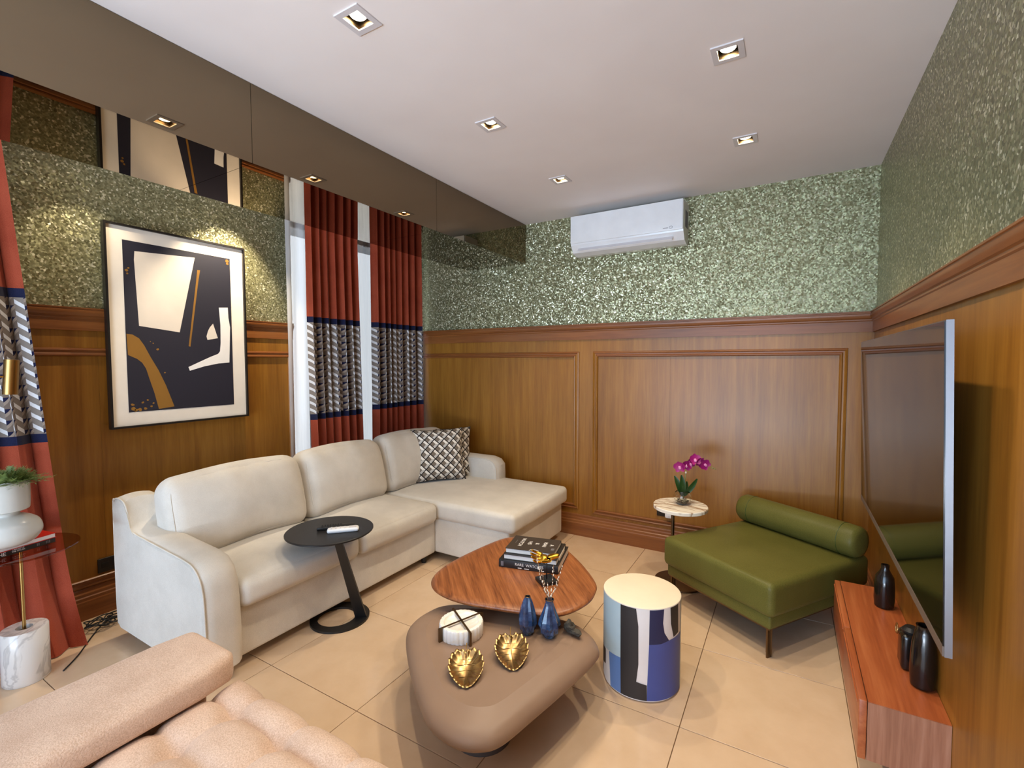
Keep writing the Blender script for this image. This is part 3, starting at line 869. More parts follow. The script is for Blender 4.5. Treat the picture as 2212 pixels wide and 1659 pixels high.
# remote controls on it
def remote(label, mat, c, ang, L, Wd, hgt, btn, nb, r):
    t = thing('remote_control', label, 'remote control', c, ang)
    M().soft((0, 0, hgt/2), (L/2, Wd/2, hgt/2), r, (0, 0, .002), (8, 3, 1), 3).build('casing', mat, t, smooth=True)
    for i in range(nb):
        for j in (-1, 0, 1):
            M().soft((-L*.36+i*L*.55/nb, j*Wd*.27, hgt+.0012), (.0042, .0032, .0018), .001, n=(1, 1, 1), seg=1).build('button', btn, t, smooth=True)
    return t
rm = remote('slim black remote control on the round side table', 'black', (-2.16, 1.735, .556), math.radians(47), .20, .042, .016, 'tv_back', 8, .005)
rm = remote('white air conditioner remote control beside the black one', 'white_plastic', (-2.085, 1.72, .556), math.radians(46), .165, .048, .02, 'ac_grey', 4, .012)
M().box(.03, .068, -.016, .016, .0205, .0225).build('display_window', 'ac_grey', rm)
# ================================================================== COFFEE TABLES
def outline_table(t, pts, prof, mat, name, ox, oy, sharp=35):
    """smooth closed outline; prof = [(inset, z)] from the underside round to the top"""
    P = spline([(x, y, 0) for x, y in pts], 10)
    n = len(P); c = sum(P, Vector())/n
    Rm = sum((p-c).length for p in P)/n
    prof = [(q.x, q.y) for q in spline([(a, b, 0) for a, b in prof[:-1]], 3, False)]+[prof[-1]]
    vs = []; fs = []
    for ins, z in prof:
        for i in range(n): q = P[i]-(P[i]-c)*(ins/Rm); vs.append((q.x-ox, q.y-oy, z))
    for k in range(len(prof)-1):
        for i in range(n):
            j = (i+1) % n; fs.append((k*n+i, k*n+j, (k+1)*n+j, (k+1)*n+i))
    fs.append(tuple(range(n))); fs.append(tuple((len(prof)-1)*n+i for i in range(n)))
    return M().add(vs, fs).build(name, mat, t, smooth=sharp)
LOW = [(-1.445, 1.521), (-1.276, 1.362), (-1.081, 1.214), (-.988, 1.171), (-.895, 1.163), (-.824, 1.19), (-.775, 1.251), (-.735, 1.416), (-.695, 1.606), (-.662, 1.808), (-.682, 1.885), (-.750, 1.951), (-.86, 1.985), (-1.12, 1.955), (-1.37, 1.865), (-1.462, 1.80), (-1.492, 1.73), (-1.494, 1.625)]
TZ = .305
t = thing('coffee_table', 'low taupe lacquered coffee table with a rounded triangular top', 'coffee table', (-1.08, 1.58, 0))
outline_table(t, LOW, [(.12, .206), (.05, .212), (.018, .222), (.004, .236), (0, .246), (.003, .258), (.012, .270), (.030, .283), (.055, .2925), (.080, .2985), (.105, TZ), (.115, TZ)], 'taupe', 'table_top', -1.08, 1.58, 11)
M().lathe([(.118, 0), (.118, .01), (.105, .215)], 40, (.055, -.075, 0)).build('pedestal', 'taupe_dark', t, smooth=40)
WOOD = [(-1.485, 1.742), (-1.541, 1.821), (-1.566, 1.95), (-1.556, 2.15), (-1.512, 2.40), (-1.455, 2.495), (-1.35, 2.55), (-1.22, 2.54), (-1.088, 2.474), (-.93, 2.33), (-.80, 2.175), (-.765, 2.075), (-.762, 1.969), (-.805, 1.850), (-.882, 1.787), (-1.038, 1.736), (-1.257, 1.692), (-1.397, 1.698)]
t = thing('coffee_table', 'taller walnut coffee table with a rounded triangular top, holding the books', 'coffee table', (-1.15, 2.1, 0))
WZT = .402
outline_table(t, WOOD, [(.12, .352), (.06, .358), (.02, .368), (.004, .380), (.003, .388), (.012, .396), (.030, .4005), (.05, WZT)], 'table_wood', 'table_top', -1.15, 2.1)
M().lathe([(.20, 0), (.20, .012), (.05, .03), (.035, .1), (.035, .34), (.09, .354)], 40, (-.06, .10, 0)).build('pedestal', 'taupe_dark', t, smooth=40)
# ================================================================== DRUM STOOL
t = thing('drum_stool', 'ivory topped drum stool painted with blue, black and white blocks', 'stool', (-.57, 2.155, 0))
SR, SH = .173, .42
M().lathe([(.160, 0), (.168, .004), (SR-.001, .02), (SR, SH-.012), (SR, SH-.002)], 96).build('drum_body', 'st_white', t, smooth=40)
M().lathe([(SR, SH-.0045), (SR+.0006, SH-.004), (SR-.001, SH-.001), (SR-.004, SH), (.002, SH)], 96).build('top', 'stool_top', t, smooth=40)
def patch(poly, mat):
    bm = bmesh.new()
    vs = [bm.verts.new((a, max(.012, min(SH-.0055, z)), 0)) for a, z in poly]
    bm.faces.new(vs)
    a0, a1 = min(a for a, z in poly), max(a for a, z in poly); a = math.ceil(a0/4)*4
    while a < a1:
        bmesh.ops.bisect_plane(bm, geom=bm.verts[:]+bm.edges[:]+bm.faces[:], plane_co=(a, 0, 0), plane_no=(1, 0, 0)); a += 4
    m = M(); bm.verts.index_update()
    m.add([((SR+.0007)*math.cos(math.radians(v.co.x)), (SR+.0007)*math.sin(math.radians(v.co.x)), v.co.y) for v in bm.verts], [[v.index for v in f.verts] for f in bm.faces])
    bm.free(); m.build('painted_block', mat, t, fix=False, smooth=True)
patch([(-175, .42), (-106, .42), (-105.5, .173), (-125.3, .168), (-175, .152)], 'st_pale')
patch([(-106, .42), (-82.6, .42), (-79.3, .338), (-78.7, .168), (-81.5, .09), (-66.8, .081), (-66.5, 0), (-104.6, 0), (-105.5, .173)], 'st_black')
patch([(-63.9, .42), (-42.4, .42), (-43.9, .353), (-41.3, .309), (-33.1, .271), (-47.1, .263), (-64.3, .262)], 'st_navy')
patch([(-31.2, .42), (-12, .42), (-10, .285), (-23.8, .278), (-29.8, .343)], 'st_black')
patch([(-64.3, .262), (-47.1, .263), (-33, .271), (0, .275), (0, 0), (-66.5, 0), (-66.2, .084)], 'st_blue')
patch([(-129.1, .166), (-105.5, .173), (-104.6, 0), (-124.6, 0)], 'st_blue2')
patch([(-175, .152), (-140.6, .155), (-140.1, .086), (-175, .06)], 'st_black')
patch([(-175, .06), (-158, .075), (-158, 0), (-175, 0)], 'st_navy')
patch([(0, .42), (60, .42), (60, 0), (0, 0)], 'st_pale')
patch([(60, .42), (110, .42), (110, 0), (60, 0)], 'st_navy')
patch([(110, .42), (150, .42), (150, 0), (110, 0)], 'st_blue2')
# ================================================================== OLIVE OTTOMAN LOUNGER
ang = math.radians(56.2)     # local +x = v (towards the bolster), local +y = u
t = thing('lounge_ottoman', 'olive leather lounge ottoman with a roll bolster on slim bronze legs', 'ottoman', (-.049, 2.56, 0), ang)
LV, LU = .835, .737
M().soft((LV/2, LU/2, .305), (LV/2, LU/2, .088), .035, (0, 0, .006), (8, 8, 3), 5).build('seat_cushion', 'olive', t, smooth=True)
M().soft((LV/2, LU/2, .190), (LV/2-.022, LU/2-.022, .036), .012, n=(2, 2, 1)).build('seat_platform', 'olive', t, smooth=True)
M().box(.03, LV-.03, .03, LU-.03, .148, .156).build('under_frame', 'bronze', t)
for (x, y) in ((.05, .045), (.05, LU-.045), (LV-.05, .045), (LV-.05, LU-.045)):
    m = M(); m.box(x-.016, x+.016, y-.004, y+.004, 0, .15).box(x-.004, x+.004, y-.014, y+.014, .02, .15); m.build('leg', 'bronze', t)
b = M().lathe([(.004, -.375), (.055, -.375), (.078, -.368), (.088, -.35), (.090, -.30), (.090, .30), (.088, .35), (.078, .368), (.055, .375), (.004, .375)], 40, mat=Matrix.Translation((LV-.100, LU/2, .478)) @ Matrix.Rotation(PI/2, 4, 'X') @ Matrix.Rotation(0, 4, 'Z'),
    rfn=lambda a, k: 1+.006*math.sin(9*a+k)).build('bolster', 'olive', t, smooth=50)
for yy in (-.285, .285):
    M().tube([((LV-.100)+.0905*math.cos(2*PI*k/40), LU/2+yy, .478+.0905*math.sin(2*PI*k/40)) for k in range(40)], .0014, 5, True).build('seam', 'leaf', b)
# ================================================================== MARBLE SIDE TABLE + ORCHID
t = thing('side_table', 'small round veined marble side table beside the olive ottoman', 'side table', (-.607, 3.24, 0))
M().lathe([(.002, .500), (.168, .500), (.173, .503), (.173, .520), (.170, .525), (.002, .525)], 64).build('marble_top', 'marble_vein', t, smooth=30)
M().lathe([(.155, 0), (.158, .003), (.157, .012), (.15, .014), (.002, .014)], 56).build('base_disc', 'bronze', t, smooth=30)
M().lathe([(.011, .012), (.011, .500)], 16, (-.045, -.01, 0)).build('post', 'bronze', t, smooth=30)
t = thing('potted_orchid', 'magenta orchid with dark green leaves in a clear glass bowl', 'orchid', (-.600, 3.272, .525)); t.scale = (1.15, 1.15, 1.15)
M().lathe([(.002, .001), (.024, .001), (.040, .012), (.050, .034), (.050, .048), (.043, .066), (.034, .076), (.032, .077), (.0325, .074), (.041, .064), (.0475, .047), (.0475, .035), (.038, .014), (.022, .0035), (.002, .0035)], 40).build('glass_bowl', 'glass', t, smooth=True)
m = M(); rp = random.Random(3)
for k in range(60):
    a, r = rp.uniform(0, 6.28), .03*math.sqrt(rp.random()); z = .010+.022*rp.random()*(1-(r/.045)**2)
    s = rp.uniform(.004, .007)
    m.soft((r*math.cos(a), r*math.sin(a), z), (s, s*.8, s*.6), s*.5, n=(1, 1, 1), seg=1)
o = m.build('pebbles', 'bud', t, smooth=True); o['kind'] = 'stuff'
def blade(p0, p1, width, droop, nrm, n=8):
    p0, p1 = Vector(p0), Vector(p1); rows = []
    d = p1-p0; side = d.cross(Vector(nrm)).normalized(); up = side.cross(d).normalized()
    for k in range(n+1):
        s = k/n; w = width*math.sin(PI*min(1, (s*.86+.10)))**.7
        c = p0+d*s+up*droop*math.sin(PI*s)
        rows.append([c-side*w+up*w*.25, c-up*w*.12, c+side*w+up*w*.25])
    return M().grid(rows)
RT = Vector((.862, .507, 0)); FW = Vector((-.507, .862, 0))
def rv(a, b, c): return RT*a+FW*b+Vector((0, 0, c))
for (e, w) in ((rv(-.048, .0, .165), .017), (rv(-.012, -.01, .172), .018), (rv(.080, -.01, .150), .016), (rv(.035, .03, .125), .014)):
    o = blade(rv(0, 0, .045), e, w, .012, tuple(-FW)).build('leaf', 'leaf', t, smooth=True, fix=False)
stem = spline([rv(.004, 0, .03), rv(.012, 0, .12), rv(.018, 0, .19), rv(.024, 0, .235), rv(.06, 0, .275), rv(.115, -.005, .258), rv(.155, -.01, .225), rv(.19, -.01, .205)], 5, False)
M().tube(stem, [.0028 if k < 18 else .0016 for k in range(len(stem))], 7).build('flower_stem', 'stem', t, smooth=True)
M().lathe([(.001, -.007), (.005, -.003), (.005, .003), (.001, .007)], 10, tuple(rv(.0165, -.003, .185))).build('stem_clip', 'bud', t, smooth=True)
for (a, b, c, s) in ((.168, -.01, .212, .006), (.178, -.012, .206, .004)):
    M().lathe([(.0005, -s), (s*.8, -.4*s), (s*.8, .4*s), (.0005, s)], 8, tuple(rv(a, b, c))).build('bud', 'stem', t, smooth=True)
def flower(c, face, roll, s):
    f = Vector(face).normalized(); x = f.cross(Vector((0, 0, 1))).normalized(); z = x.cross(f)
    Rm = Matrix((x, -f, z)).transposed().to_4x4(); Rm = Matrix.Translation(c) @ Rm @ Matrix.Rotation(roll, 4, 'Y')
    lip = M(); lip.soft((0, -.006, -.004), (.006*s, .006*s, .008*s), .004*s, n=(1, 1, 1), mat=Rm)
    lo = lip.build('flower', 'pinklip', t, smooth=True)
    for k, (aa, w, L) in enumerate(((90, .011, .027), (20, .017, .027), (160, .017, .027), (-50, .011, .027), (-130, .011, .027))):
        a = math.radians(aa); rows = []
        for i in range(6):
            q = i/5; ww = w*math.sin(PI*(.12+.80*q))**.8*s; l = L*q*s
            cc = Vector((math.cos(a)*l, -.004-.006*q*q*s, math.sin(a)*l)); sd = Vector((-math.sin(a), 0, math.cos(a)))
            rows.append([Rm @ (cc-sd*ww+Vector((0, -.003, 0))), Rm @ cc, Rm @ (cc+sd*ww+Vector((0, -.003, 0)))])
        M().grid(rows).build('petal', 'magenta', lo, smooth=True, fix=False)
for (a, b, c, fa, rl, s) in ((-.022, -.012, .222, (-.5, -.8, -.1), .2, 1.25), (.012, -.018, .232, (.1, -1, -.05), -.3, 1.15), (.032, -.016, .240, (.35, -.9, .1), .5, 1.1), (.062, -.014, .262, (.0, -.9, .3), .1, 1.25), (.088, -.014, .250, (.3, -.9, -.2), -.5, 1.15), (.118, -.016, .236, (.1, -1, -.1), .9, 1.2)):
    fv = rv(fa[0], fa[1], fa[2]); flower(rv(a, b, c), fv, rl, s)
# ================================================================== TELEVISION, CONSOLE
TZ0, TZ1, TY0, TY1 = .698, 1.586, 1.62, 3.28
t = thing('television', 'large flat black television tilted forward on the right wall', 'television', (.40, (TY0+TY1)/2, TZ0))
tilt = math.atan2(.024, TZ1-TZ0)
RM = Matrix.Translation((-.034, 0, 0)) @ Matrix.Rotation(-tilt, 4, 'Y')
hw, hh = (TY1-TY0)/2, TZ1-TZ0
M().box(.003, .019, -hw, hw, 0, hh, RM).build('metal_frame', 'tv_metal', t)
M().box(0, .0032, -hw+.004, hw-.004, .028, hh-.004, RM).build('screen', 'tv_screen', t)
M().box(-.0012, .0031, -hw+.002, hw-.002, .001, .0278, RM).build('lower_bezel', 'tv_chin', t)
M().box(.019, .046, -hw+.22, hw-.22, .12, hh-.25, RM).build('rear_housing', 'tv_back', t)
M().box(.040, .054, -.25, .25, .30, .55).build('wall_mount', 'tv_back', t)
t = thing('media_console', 'floating reddish wood media console under the television', 'console', (.345, 2.375, .166))
M().box(-.099, .108, -.495, .495, .0, .196).build('carcass', 'console_end', t)
M().box(-.099, .108, -.4945, .4945, .1962, .1985).build('top_board', 'console', t)
for a, b in ((-.495, -.001), (.001, .495)):
    M().soft((-.112, (a+b)/2, .098), (.0115, (b-a)/2, .100), .003, n=(1, 1, 1), seg=2).build('drawer_front', 'console', t, smooth=40)
    M().box(-.127, -.1236, a+.02, b-.02, .176, .184).build('grip_rail', 'console', t)
def vase(label, x, y, prof, mat, cat='vase', z=.3645, n=36, group=None):
    o = M().lathe(prof, n).build('vase', mat, None, smooth=40, loc=(x, y, z)); tag(o, label, cat, group); return o
vase('dark bottle vase on the far end of the console', .393, 2.66, [(.026, 0), (.036, .006), (.039, .04), (.038, .10), (.034, .14), (.020, .165), (.015, .178), (.016, .195), (.012, .195), (.010, .17)], 'black_gloss')
vase('tall glossy black vase at the near end of the console', .416, 2.06, [(.024, 0), (.034, .008), (.037, .05), (.036, .10), (.033, .15), (.026, .19), (.022, .205), (.024, .215), (.018, .215), (.016, .19)], 'black_gloss')
t = thing('lidded_jar', 'dark lidded jar with a thin gold ring handle between the black vases', 'jar', (.402, 2.175, .3645))
M().soft((0, 0, .065), (.032, .040, .065), .014, n=(2, 2, 2)).build('body', 'black_gloss', t, smooth=True)
M().lathe([(.026, .130), (.028, .138), (.018, .150), (.004, .152)], 24).build('lid', 'black', t, smooth=40)
M().tube([(-.036, .03+.018*math.cos(2*PI*k/20), .120+.018*math.sin(2*PI*k/20)) for k in range(20)], .0022, 6, True).build('ring_handle', 'gold', t, smooth=True)
# ================================================================== AIR CONDITIONER
t = thing('air_conditioner', 'white split air conditioner high on the glittering back wall', 'air conditioner', (-1.095, YB-.001, 2.325))
hw = .428
pr = [(0, .02), (0, .298), (-.165, .300), (-.190, .296), (-.198, .285), (-.202, .10), (-.196, .075), (-.150, .022), (-.08, .006), (-.02, .008)]
M().prism([(y, z) for y, z in pr], -hw, hw, 'yz').build('body', 'ac_white', t)
M().soft((0, -.205, .192), (hw-.001, .006, .106), .005, n=(1, 1, 1)).build('front_panel', 'ac_white', t, smooth=40)
q = Matrix.Translation((0, -.1735, .0485)) @ Matrix.Rotation(math.radians(-41), 4, 'X')
M().box(-hw+.055, hw-.075, -.004, .0035, -.030, .034, q).build('air_flap', 'ac_grey', t)
M().box(-hw+.055, hw-.075, -.0045, .003, -.0335, -.031, q).build('flap_lip', 'white_plastic', t)
for k in range(6): M().box(hw, hw+.0015, -.13+.016*k, -.122+.016*k, .12, .24).build('side_vent', 'ac_dark', t)
m = M(); m.tube([(.345+.012*math.cos(2*PI*k/20), -.2113, .108+.008*math.sin(2*PI*k/20)) for k in range(20)], .0012, 5, True); m.build('maker_mark', 'ac_dark', t)
M().box(.290, .325, -.2118, -.2112, .104, .1075).build('maker_mark', 'ac_dark', t)
# ================================================================== THINGS ON THE LOW TABLE
t = thing('fluted_dish', 'white fluted marble dish crossed by two bronze straps', 'dish', (-1.202, 1.606, TZ))
fl_ = lambda a, k: 1+.035*abs(math.cos(14*a))
M().lathe([(.090, 0), (.092, .003), (.092, .050), (.089, .055), (.076, .055), (.072, .048), (.070, .046), (.002, .045)], 168, rfn=lambda a, k: fl_(a, k) if k < 4 else 1).build('bowl', 'marble_white', t, smooth=50)
for an in (68.7, -33.4):
    a = math.radians(an); R_ = Matrix.Rotation(a, 4, 'Z')
    M().box(-.112, .112, -.0045, .0045, .0555, .0575, R_).build('strap', 'bronze', t)
    for s in (-1, 1): M().box(min(s*.112, s*.097), max(s*.112, s*.097), -.0045, .0045, 0, .0555, R_).build('strap', 'bronze', t)
def leaf_dish(label, c, ang, L, Wd, seed, tilt):
    t = thing('leaf_dish', label, 'dish', c, ang, 'gold leaf dishes')
    rr = random.Random(seed); ph = rr.uniform(0, 6)
    nA, nR = 96, 9
    def rad(a):       # heart/leaf outline, tip along +x
        ca = math.cos(a)
        b = 1+.02*ca+.20*max(0, ca)**8-.24*max(0, -ca)**14
        return b*(1+.022*math.sin(17*a+ph))
    Rt = Matrix.Rotation(tilt, 4, 'Y')
    def P(s, a):
        r = rad(a)*s; x = L/2*r*math.cos(a)*.94; y = Wd/2*r*math.sin(a)
        z = .020*s**2.4 + .0032*s**3*math.sin(17*a+ph) + .006*s*s*abs(math.sin(a))
        return Rt @ Vector((x, y, z+.004))
    vs = [P(0, 0)]; fs = []
    for k in range(1, nR+1):
        for i in range(nA): vs.append(P(k/nR, 2*PI*i/nA))
    for i in range(nA): fs.append((0, 1+i, 1+(i+1) % nA))
    for k in range(nR-1):
        for i in range(nA):
            j = (i+1) % nA; fs.append((1+k*nA+i, 1+(k+1)*nA+i, 1+(k+1)*nA+j, 1+k*nA+j))
    zmin = min(v.z for v in vs); off = Vector((0, 0, .002-zmin))
    m = M(); m.add([v+off for v in vs], fs); o = m.build('leaf_bowl', 'gold', t, smooth=True)
    sm = o.modifiers.new('thickness', 'SOLIDIFY'); sm.thickness = .002
    lift = off+Vector((0, 0, .0012))
    M().tube([P(s, PI)+lift for s in (.95, .7, .45, .2)]+[P(s, 0)+lift for s in (.02, .25, .5, .75, .92)], [.0024]*4+[.002, .0018, .0016, .0013, .001], 6).build('midrib', 'gold', o, smooth=True)
    for sg in (1, -1):
        for (s0, a0) in ((.55, PI), (.25, PI), (.1, 0), (.4, 0)):
            a1 = sg*(2.3 if s0 == .55 else 1.7 if s0 == .25 else 1.15 if s0 == .1 else .65)
            p0 = P(s0, a0); p1 = P(.9, a1)
            pm = P(.5, sg*abs(a1+ (0 if a0 == 0 else .35)))
            M().tube([p0+lift, (p0+pm)/2*.5+pm*.5+lift, p1+lift] if False else [p0+lift]+[P(.9*q+(1-q)*s0 if a0 == 0 else .9*q+.2*(1-q), a1 if q > .5 else a1) + lift for q in (.55, .8, 1.)], .0009, 5).build('vein', 'gold', o, smooth=True)
    e = P(.95, PI)+off
    M().tube(spline([e+Vector((.02, 0, -.002)), e, e+Vector((-.016, .001, .012)), e+Vector((-.026, .003, .020)), e+Vector((-.036, .004, .014))], 4, False), .0022, 7).build('stem', 'brass', t, smooth=True)
    return t
leaf_dish('gold leaf shaped dish nearer the camera, pointing at the table edge', (-1.035, 1.410, TZ), math.radians(-54), .175, .136, 1, math.radians(15))
leaf_dish('gold leaf shaped dish nearer the blue vases', (-.935, 1.580, TZ), math.radians(-55), .175, .136, 6, math.radians(17))
def facet_vase(label, x, y, prof, seed):
    """prof: (radius, z, which ridge stands proud: 0 even, 1 odd, 2 none)"""
    n = 16; vs = []; fs = []
    for r, z, w in prof:
        for i in range(n):
            a = 2*PI*i/n; k = 1 if (w == 2 or i % 2 == w) else .84
            vs.append((r*k*math.cos(a), r*k*math.sin(a), z))
    for k in range(len(prof)-1):
        for i in range(n):
            j = (i+1) % n; A_, B_, C_, D_ = k*n+i, k*n+j, (k+1)*n+j, (k+1)*n+i
            if (i+prof[k][2]) % 2 == 0: fs += [(A_, B_, D_), (B_, C_, D_)]
            else: fs += [(A_, B_, C_), (A_, C_, D_)]
    fs.append(tuple(range(n-1, -1, -1)))
    t = thing('faceted_vase', label, 'vase', (x, y, TZ), seed)
    M().add(vs, fs).build('body', 'blue_glaze', t, smooth=None)
    r, z, _ = prof[-1]
    M().tube([(r*math.cos(2*PI*k/24), r*math.sin(2*PI*k/24), z) for k in range(24)], .0018, 6, True).build('rim', 'bronze', t, smooth=True)
    return t
facet_vase('slender blue faceted vase with an empty narrow mouth', -.952, 1.748, [(.020, 0, 2), (.034, .020, 1), (.041, .050, 0), (.040, .075, 0), (.033, .110, 0), (.022, .142, 0), (.011, .164, 2)], .2)
facet_vase('pear shaped blue faceted vase holding dried twigs', -.862, 1.776, [(.022, 0, 2), (.040, .022, 1), (.049, .052, 0), (.045, .072, 0), (.032, .105, 0), (.020, .136, 0), (.0165, .148, 2), (.0185, .162, 2)], .5)
rt = random.Random(11)
for k, (dx, dy, hgt) in enumerate(((-.030, .0, .150), (-.020, .02, .120), (-.006, -.01, .075), (.012, .012, .140), (.034, .0, .150), (.024, -.014, .105), (-.034, .012, .185))):
    base = Vector((0, 0, .005)); topp = RT*dx*1.6+FW*dy+Vector((0, 0, .165+hgt))
    mid = RT*dx*.25+FW*dy*.25+Vector((0, 0, .162))
    pts = spline([base+mid*.3, mid, (mid+topp)/2+RT*dx*.15, topp], 5, False)
    t = thing('dried_twig', 'thin dried twig with tiny white buds in the blue vase', 'twig', (-.862, 1.776, TZ), 0, 'dried twigs in the blue vase')
    M().tube(pts, .0009, 5).build('stalk', 'twig', t, smooth=True)
    m = M()
    for q in range(9):
        p = pts[min(len(pts)-1, 6+q)]; s = rt.uniform(.0022, .0042)
        m.lathe([(.0004, -s*1.4), (s*.8, -.3*s), (s*.6, .5*s), (.0004, s*1.5)], 6, tuple(p+Vector((rt.uniform(-.003, .003), rt.uniform(-.003, .003), rt.uniform(-.006, .006)))))
    o = m.build('buds', 'bud', t, smooth=True); o['kind'] = 'stuff'
m = M(); rk = random.Random(5); vs = []; fs = []
bm = bmesh.new(); bmesh.ops.create_icosphere(bm, subdivisions=4, radius=.03)
dirs = [(Vector((rk.gauss(0, 1), rk.gauss(0, 1), rk.gauss(.3, 1))).normalized(), rk.uniform(.35, .6)) for _ in range(22)]
for v in bm.verts:
    d = v.co.normalized(); k = .72
    for u, s in dirs: k += s*max(0, d.dot(u)-.80)*5.2
    v.co = d*.021*k*(1+.10*math.sin(40*d.x)*math.sin(37*d.y)); v.co.z *= .8
zm = min(v.co.z for v in bm.verts)
bm.verts.index_update(); m.add([v.co-Vector((0, 0, zm)) for v in bm.verts], [[v.index for v in f.verts] for f in bm.faces]); bm.free()
tag(m.build('coral_stone', 'rock', None, smooth=30, loc=(-.797, 1.842, TZ)), 'lumpy dark coral stone beside the blue vases', 'stone')
# ================================================================== BOOKS AND GOLD HAND ON THE WALNUT TABLE
def book(label, c, ang, L, D, T, cov, name='book', spine_front=True):
    """L along local x, D along local y, spine at local y=0 when spine_front"""
    t = thing(name, label, 'book', c, ang)
    ct = .0022
    M().box(0, L, 0, D, 0, ct).build('back_cover', cov, t)
    M().box(0, L, 0, D, T-ct, T).build('front_cover', cov, t)
    if spine_front:
        M().soft((L/2, .0005, T/2), (L/2, .0022, T/2), .0015, n=(1, 1, 1), seg=1).build('spine', cov, t, smooth=40)
        M().box(.003, L-.003, .003, D-.004, ct, T-ct).build('page_block', 'paper', t)
    else:
        M().soft((L/2, D-.0005, T/2), (L/2, .0022, T/2), .0015, n=(1, 1, 1), seg=1).build('spine', cov, t, smooth=40)
        M().box(.003, L-.003, .004, D-.003, ct, T-ct).build('page_block', 'paper', t)
    return t
ba = math.radians(12.6)
B0 = Vector((-1.298, 2.066, WZT)); bu = Vector((math.cos(ba), math.sin(ba), 0)); bv = Vector((-math.sin(ba), math.cos(ba), 0))
b1 = book('thick black watch book with white spine lettering, bottom of the stack', B0, ba, .318, .275, .040, 'book_black')
text('RARE  WATCHES', .020, 'ink_white', b1, (.165, -.0022, .024), (PI/2, 0, 0), ext=.0003)
text('S', .017, 'ink_white', b1, (.295, -.0022, .017), (PI/2, 0, 0), ext=.0003)
for x0, x1 in ((.105, .125), (.14, .165), (.235, .245)): M().box(x0, x1, -.0024, -.0016, .0045, .0085).build('spine_mark', 'ink_white', b1)
M().box(.012, .026, -.0024, -.0016, .008, .032).build('spine_mark', 'ac_dark', b1)
b2 = book('black book with bright white pages, middle of the stack', B0+bu*.022+bv*.010+Vector((0, 0, .0402)), ba, .285, .235, .026, 'book_black', spine_front=False)
M().box(.287, .2885, .05, .19, .004, .022).build('end_label', 'bud', b2)
b3 = book('brown book with a big white title, on top of the stack', B0+bu*.026+bv*.030+Vector((0, 0, .0664)), ba, .262, .190, .025, 'book_brown', spine_front=False)
RD = Matrix.Rotation(-PI/2, 3, 'Z')   # letters read towards the viewer, tops to the right
for w, x in (('WATCH', .062), ('HIS', .107), ('&', .148), ('MAN', .190), ('A', .228)):
    text(w, .030, 'ink_white', b3, (x, .105, .0252), RD, ext=.0002)
M().box(.029, .031, .085, .125, .0249, .0253).build('cover_mark', 'ac_dark', b3)
M().box(.236, .252, .040, .066, .0249, .0253).build('cover_mark', 'ac_dark', b3)
M().tube([(.155+.026*math.cos(PI*k/16), .002+.018*math.sin(PI*k/16), .0252) for k in range(17)], .0012, 4).build('dial_print', 'ink_white', b3)
# gold hand on a black stand
t = thing('hand_sculpture', 'gold open hand sculpture on a slim rod with black square base', 'sculpture', (-1.003, 2.036, WZT), math.radians(52))
M().soft((0, 0, .008), (.043, .043, .008), .002, n=(1, 1, 1), seg=1).build('base', 'black', t, smooth=40)
M().lathe([(.003, .015), (.003, .118)], 10).build('rod', 'black', t, smooth=True)
def hand():
    """right-pointing wrist, fingers along -X, palm up"""
    Rz = Matrix.Rotation(math.radians(30.5-52), 4, 'Z'); T = Matrix.Translation((0, 0, .124)) @ Rz @ Matrix.Rotation(math.radians(32), 4, 'X') @ Matrix.Scale(1.28, 4)
    me = bpy.data.meshes.new('hand')
    V, E, Rr = [], [], []
    def add(p, r, link=None):
        V.append(tuple(T @ Vector(p))); Rr.append(r)
        if link is not None: E.append((link, len(V)-1))
        return len(V)-1
    w0 = add((.050, 0, .010), (.013, .010)); w1 = add((.030, 0, .006), (.0125, .009), w0); p0 = add((.010, 0, .000), (.018, .009), w1); p1 = add((-.010, 0, -.003), (.019, .008), p0)
    for y, L, r in ((-.019, .030, .0052), (-.006, .037, .0056), (.007, .039, .0056), (.019, .034, .0052)):
        k = add((-.024, y, -.003), (r*1.15, r), p1)
        a = add((-.024-L*.42, y*1.12, -.001), (r, r*.95), k); b = add((-.024-L*.74, y*1.16, .006), (r*.92, r*.88), a); add((-.024-L, y*1.16, .014), (r*.75, r*.72), b)
    th = add((.004, -.022, .006), (.0072, .0072), p0); a = add((-.012, -.031, .014), (.0062, .006), th); add((-.026, -.034, .022), (.0048, .0048), a)
    me.from_pydata(V, E, []); o = bpy.data.objects.new('hand', me); COL.objects.link(o); o.parent = t
    sk = o.modifiers.new('skin', 'SKIN')
    for i, d in enumerate(me.skin_vertices[0].data): d.radius = (Rr[i][0]*1.28, Rr[i][1]*1.28)
    me.skin_vertices[0].data[0].use_root = True
    sb = o.modifiers.new('subd', 'SUBSURF'); sb.levels = 2; sb.render_levels = 2
    sk.use_smooth_shade = True
    dg = bpy.context.evaluated_depsgraph_get(); dg.update()
    nm = bpy.data.meshes.new_from_object(o.evaluated_get(dg)); o.modifiers.clear(); o.data = nm
    nm.materials.clear(); nm.materials.append(MT['gold_hand'])
    nm.polygons.foreach_set('use_smooth', [True]*len(nm.polygons))
hand()
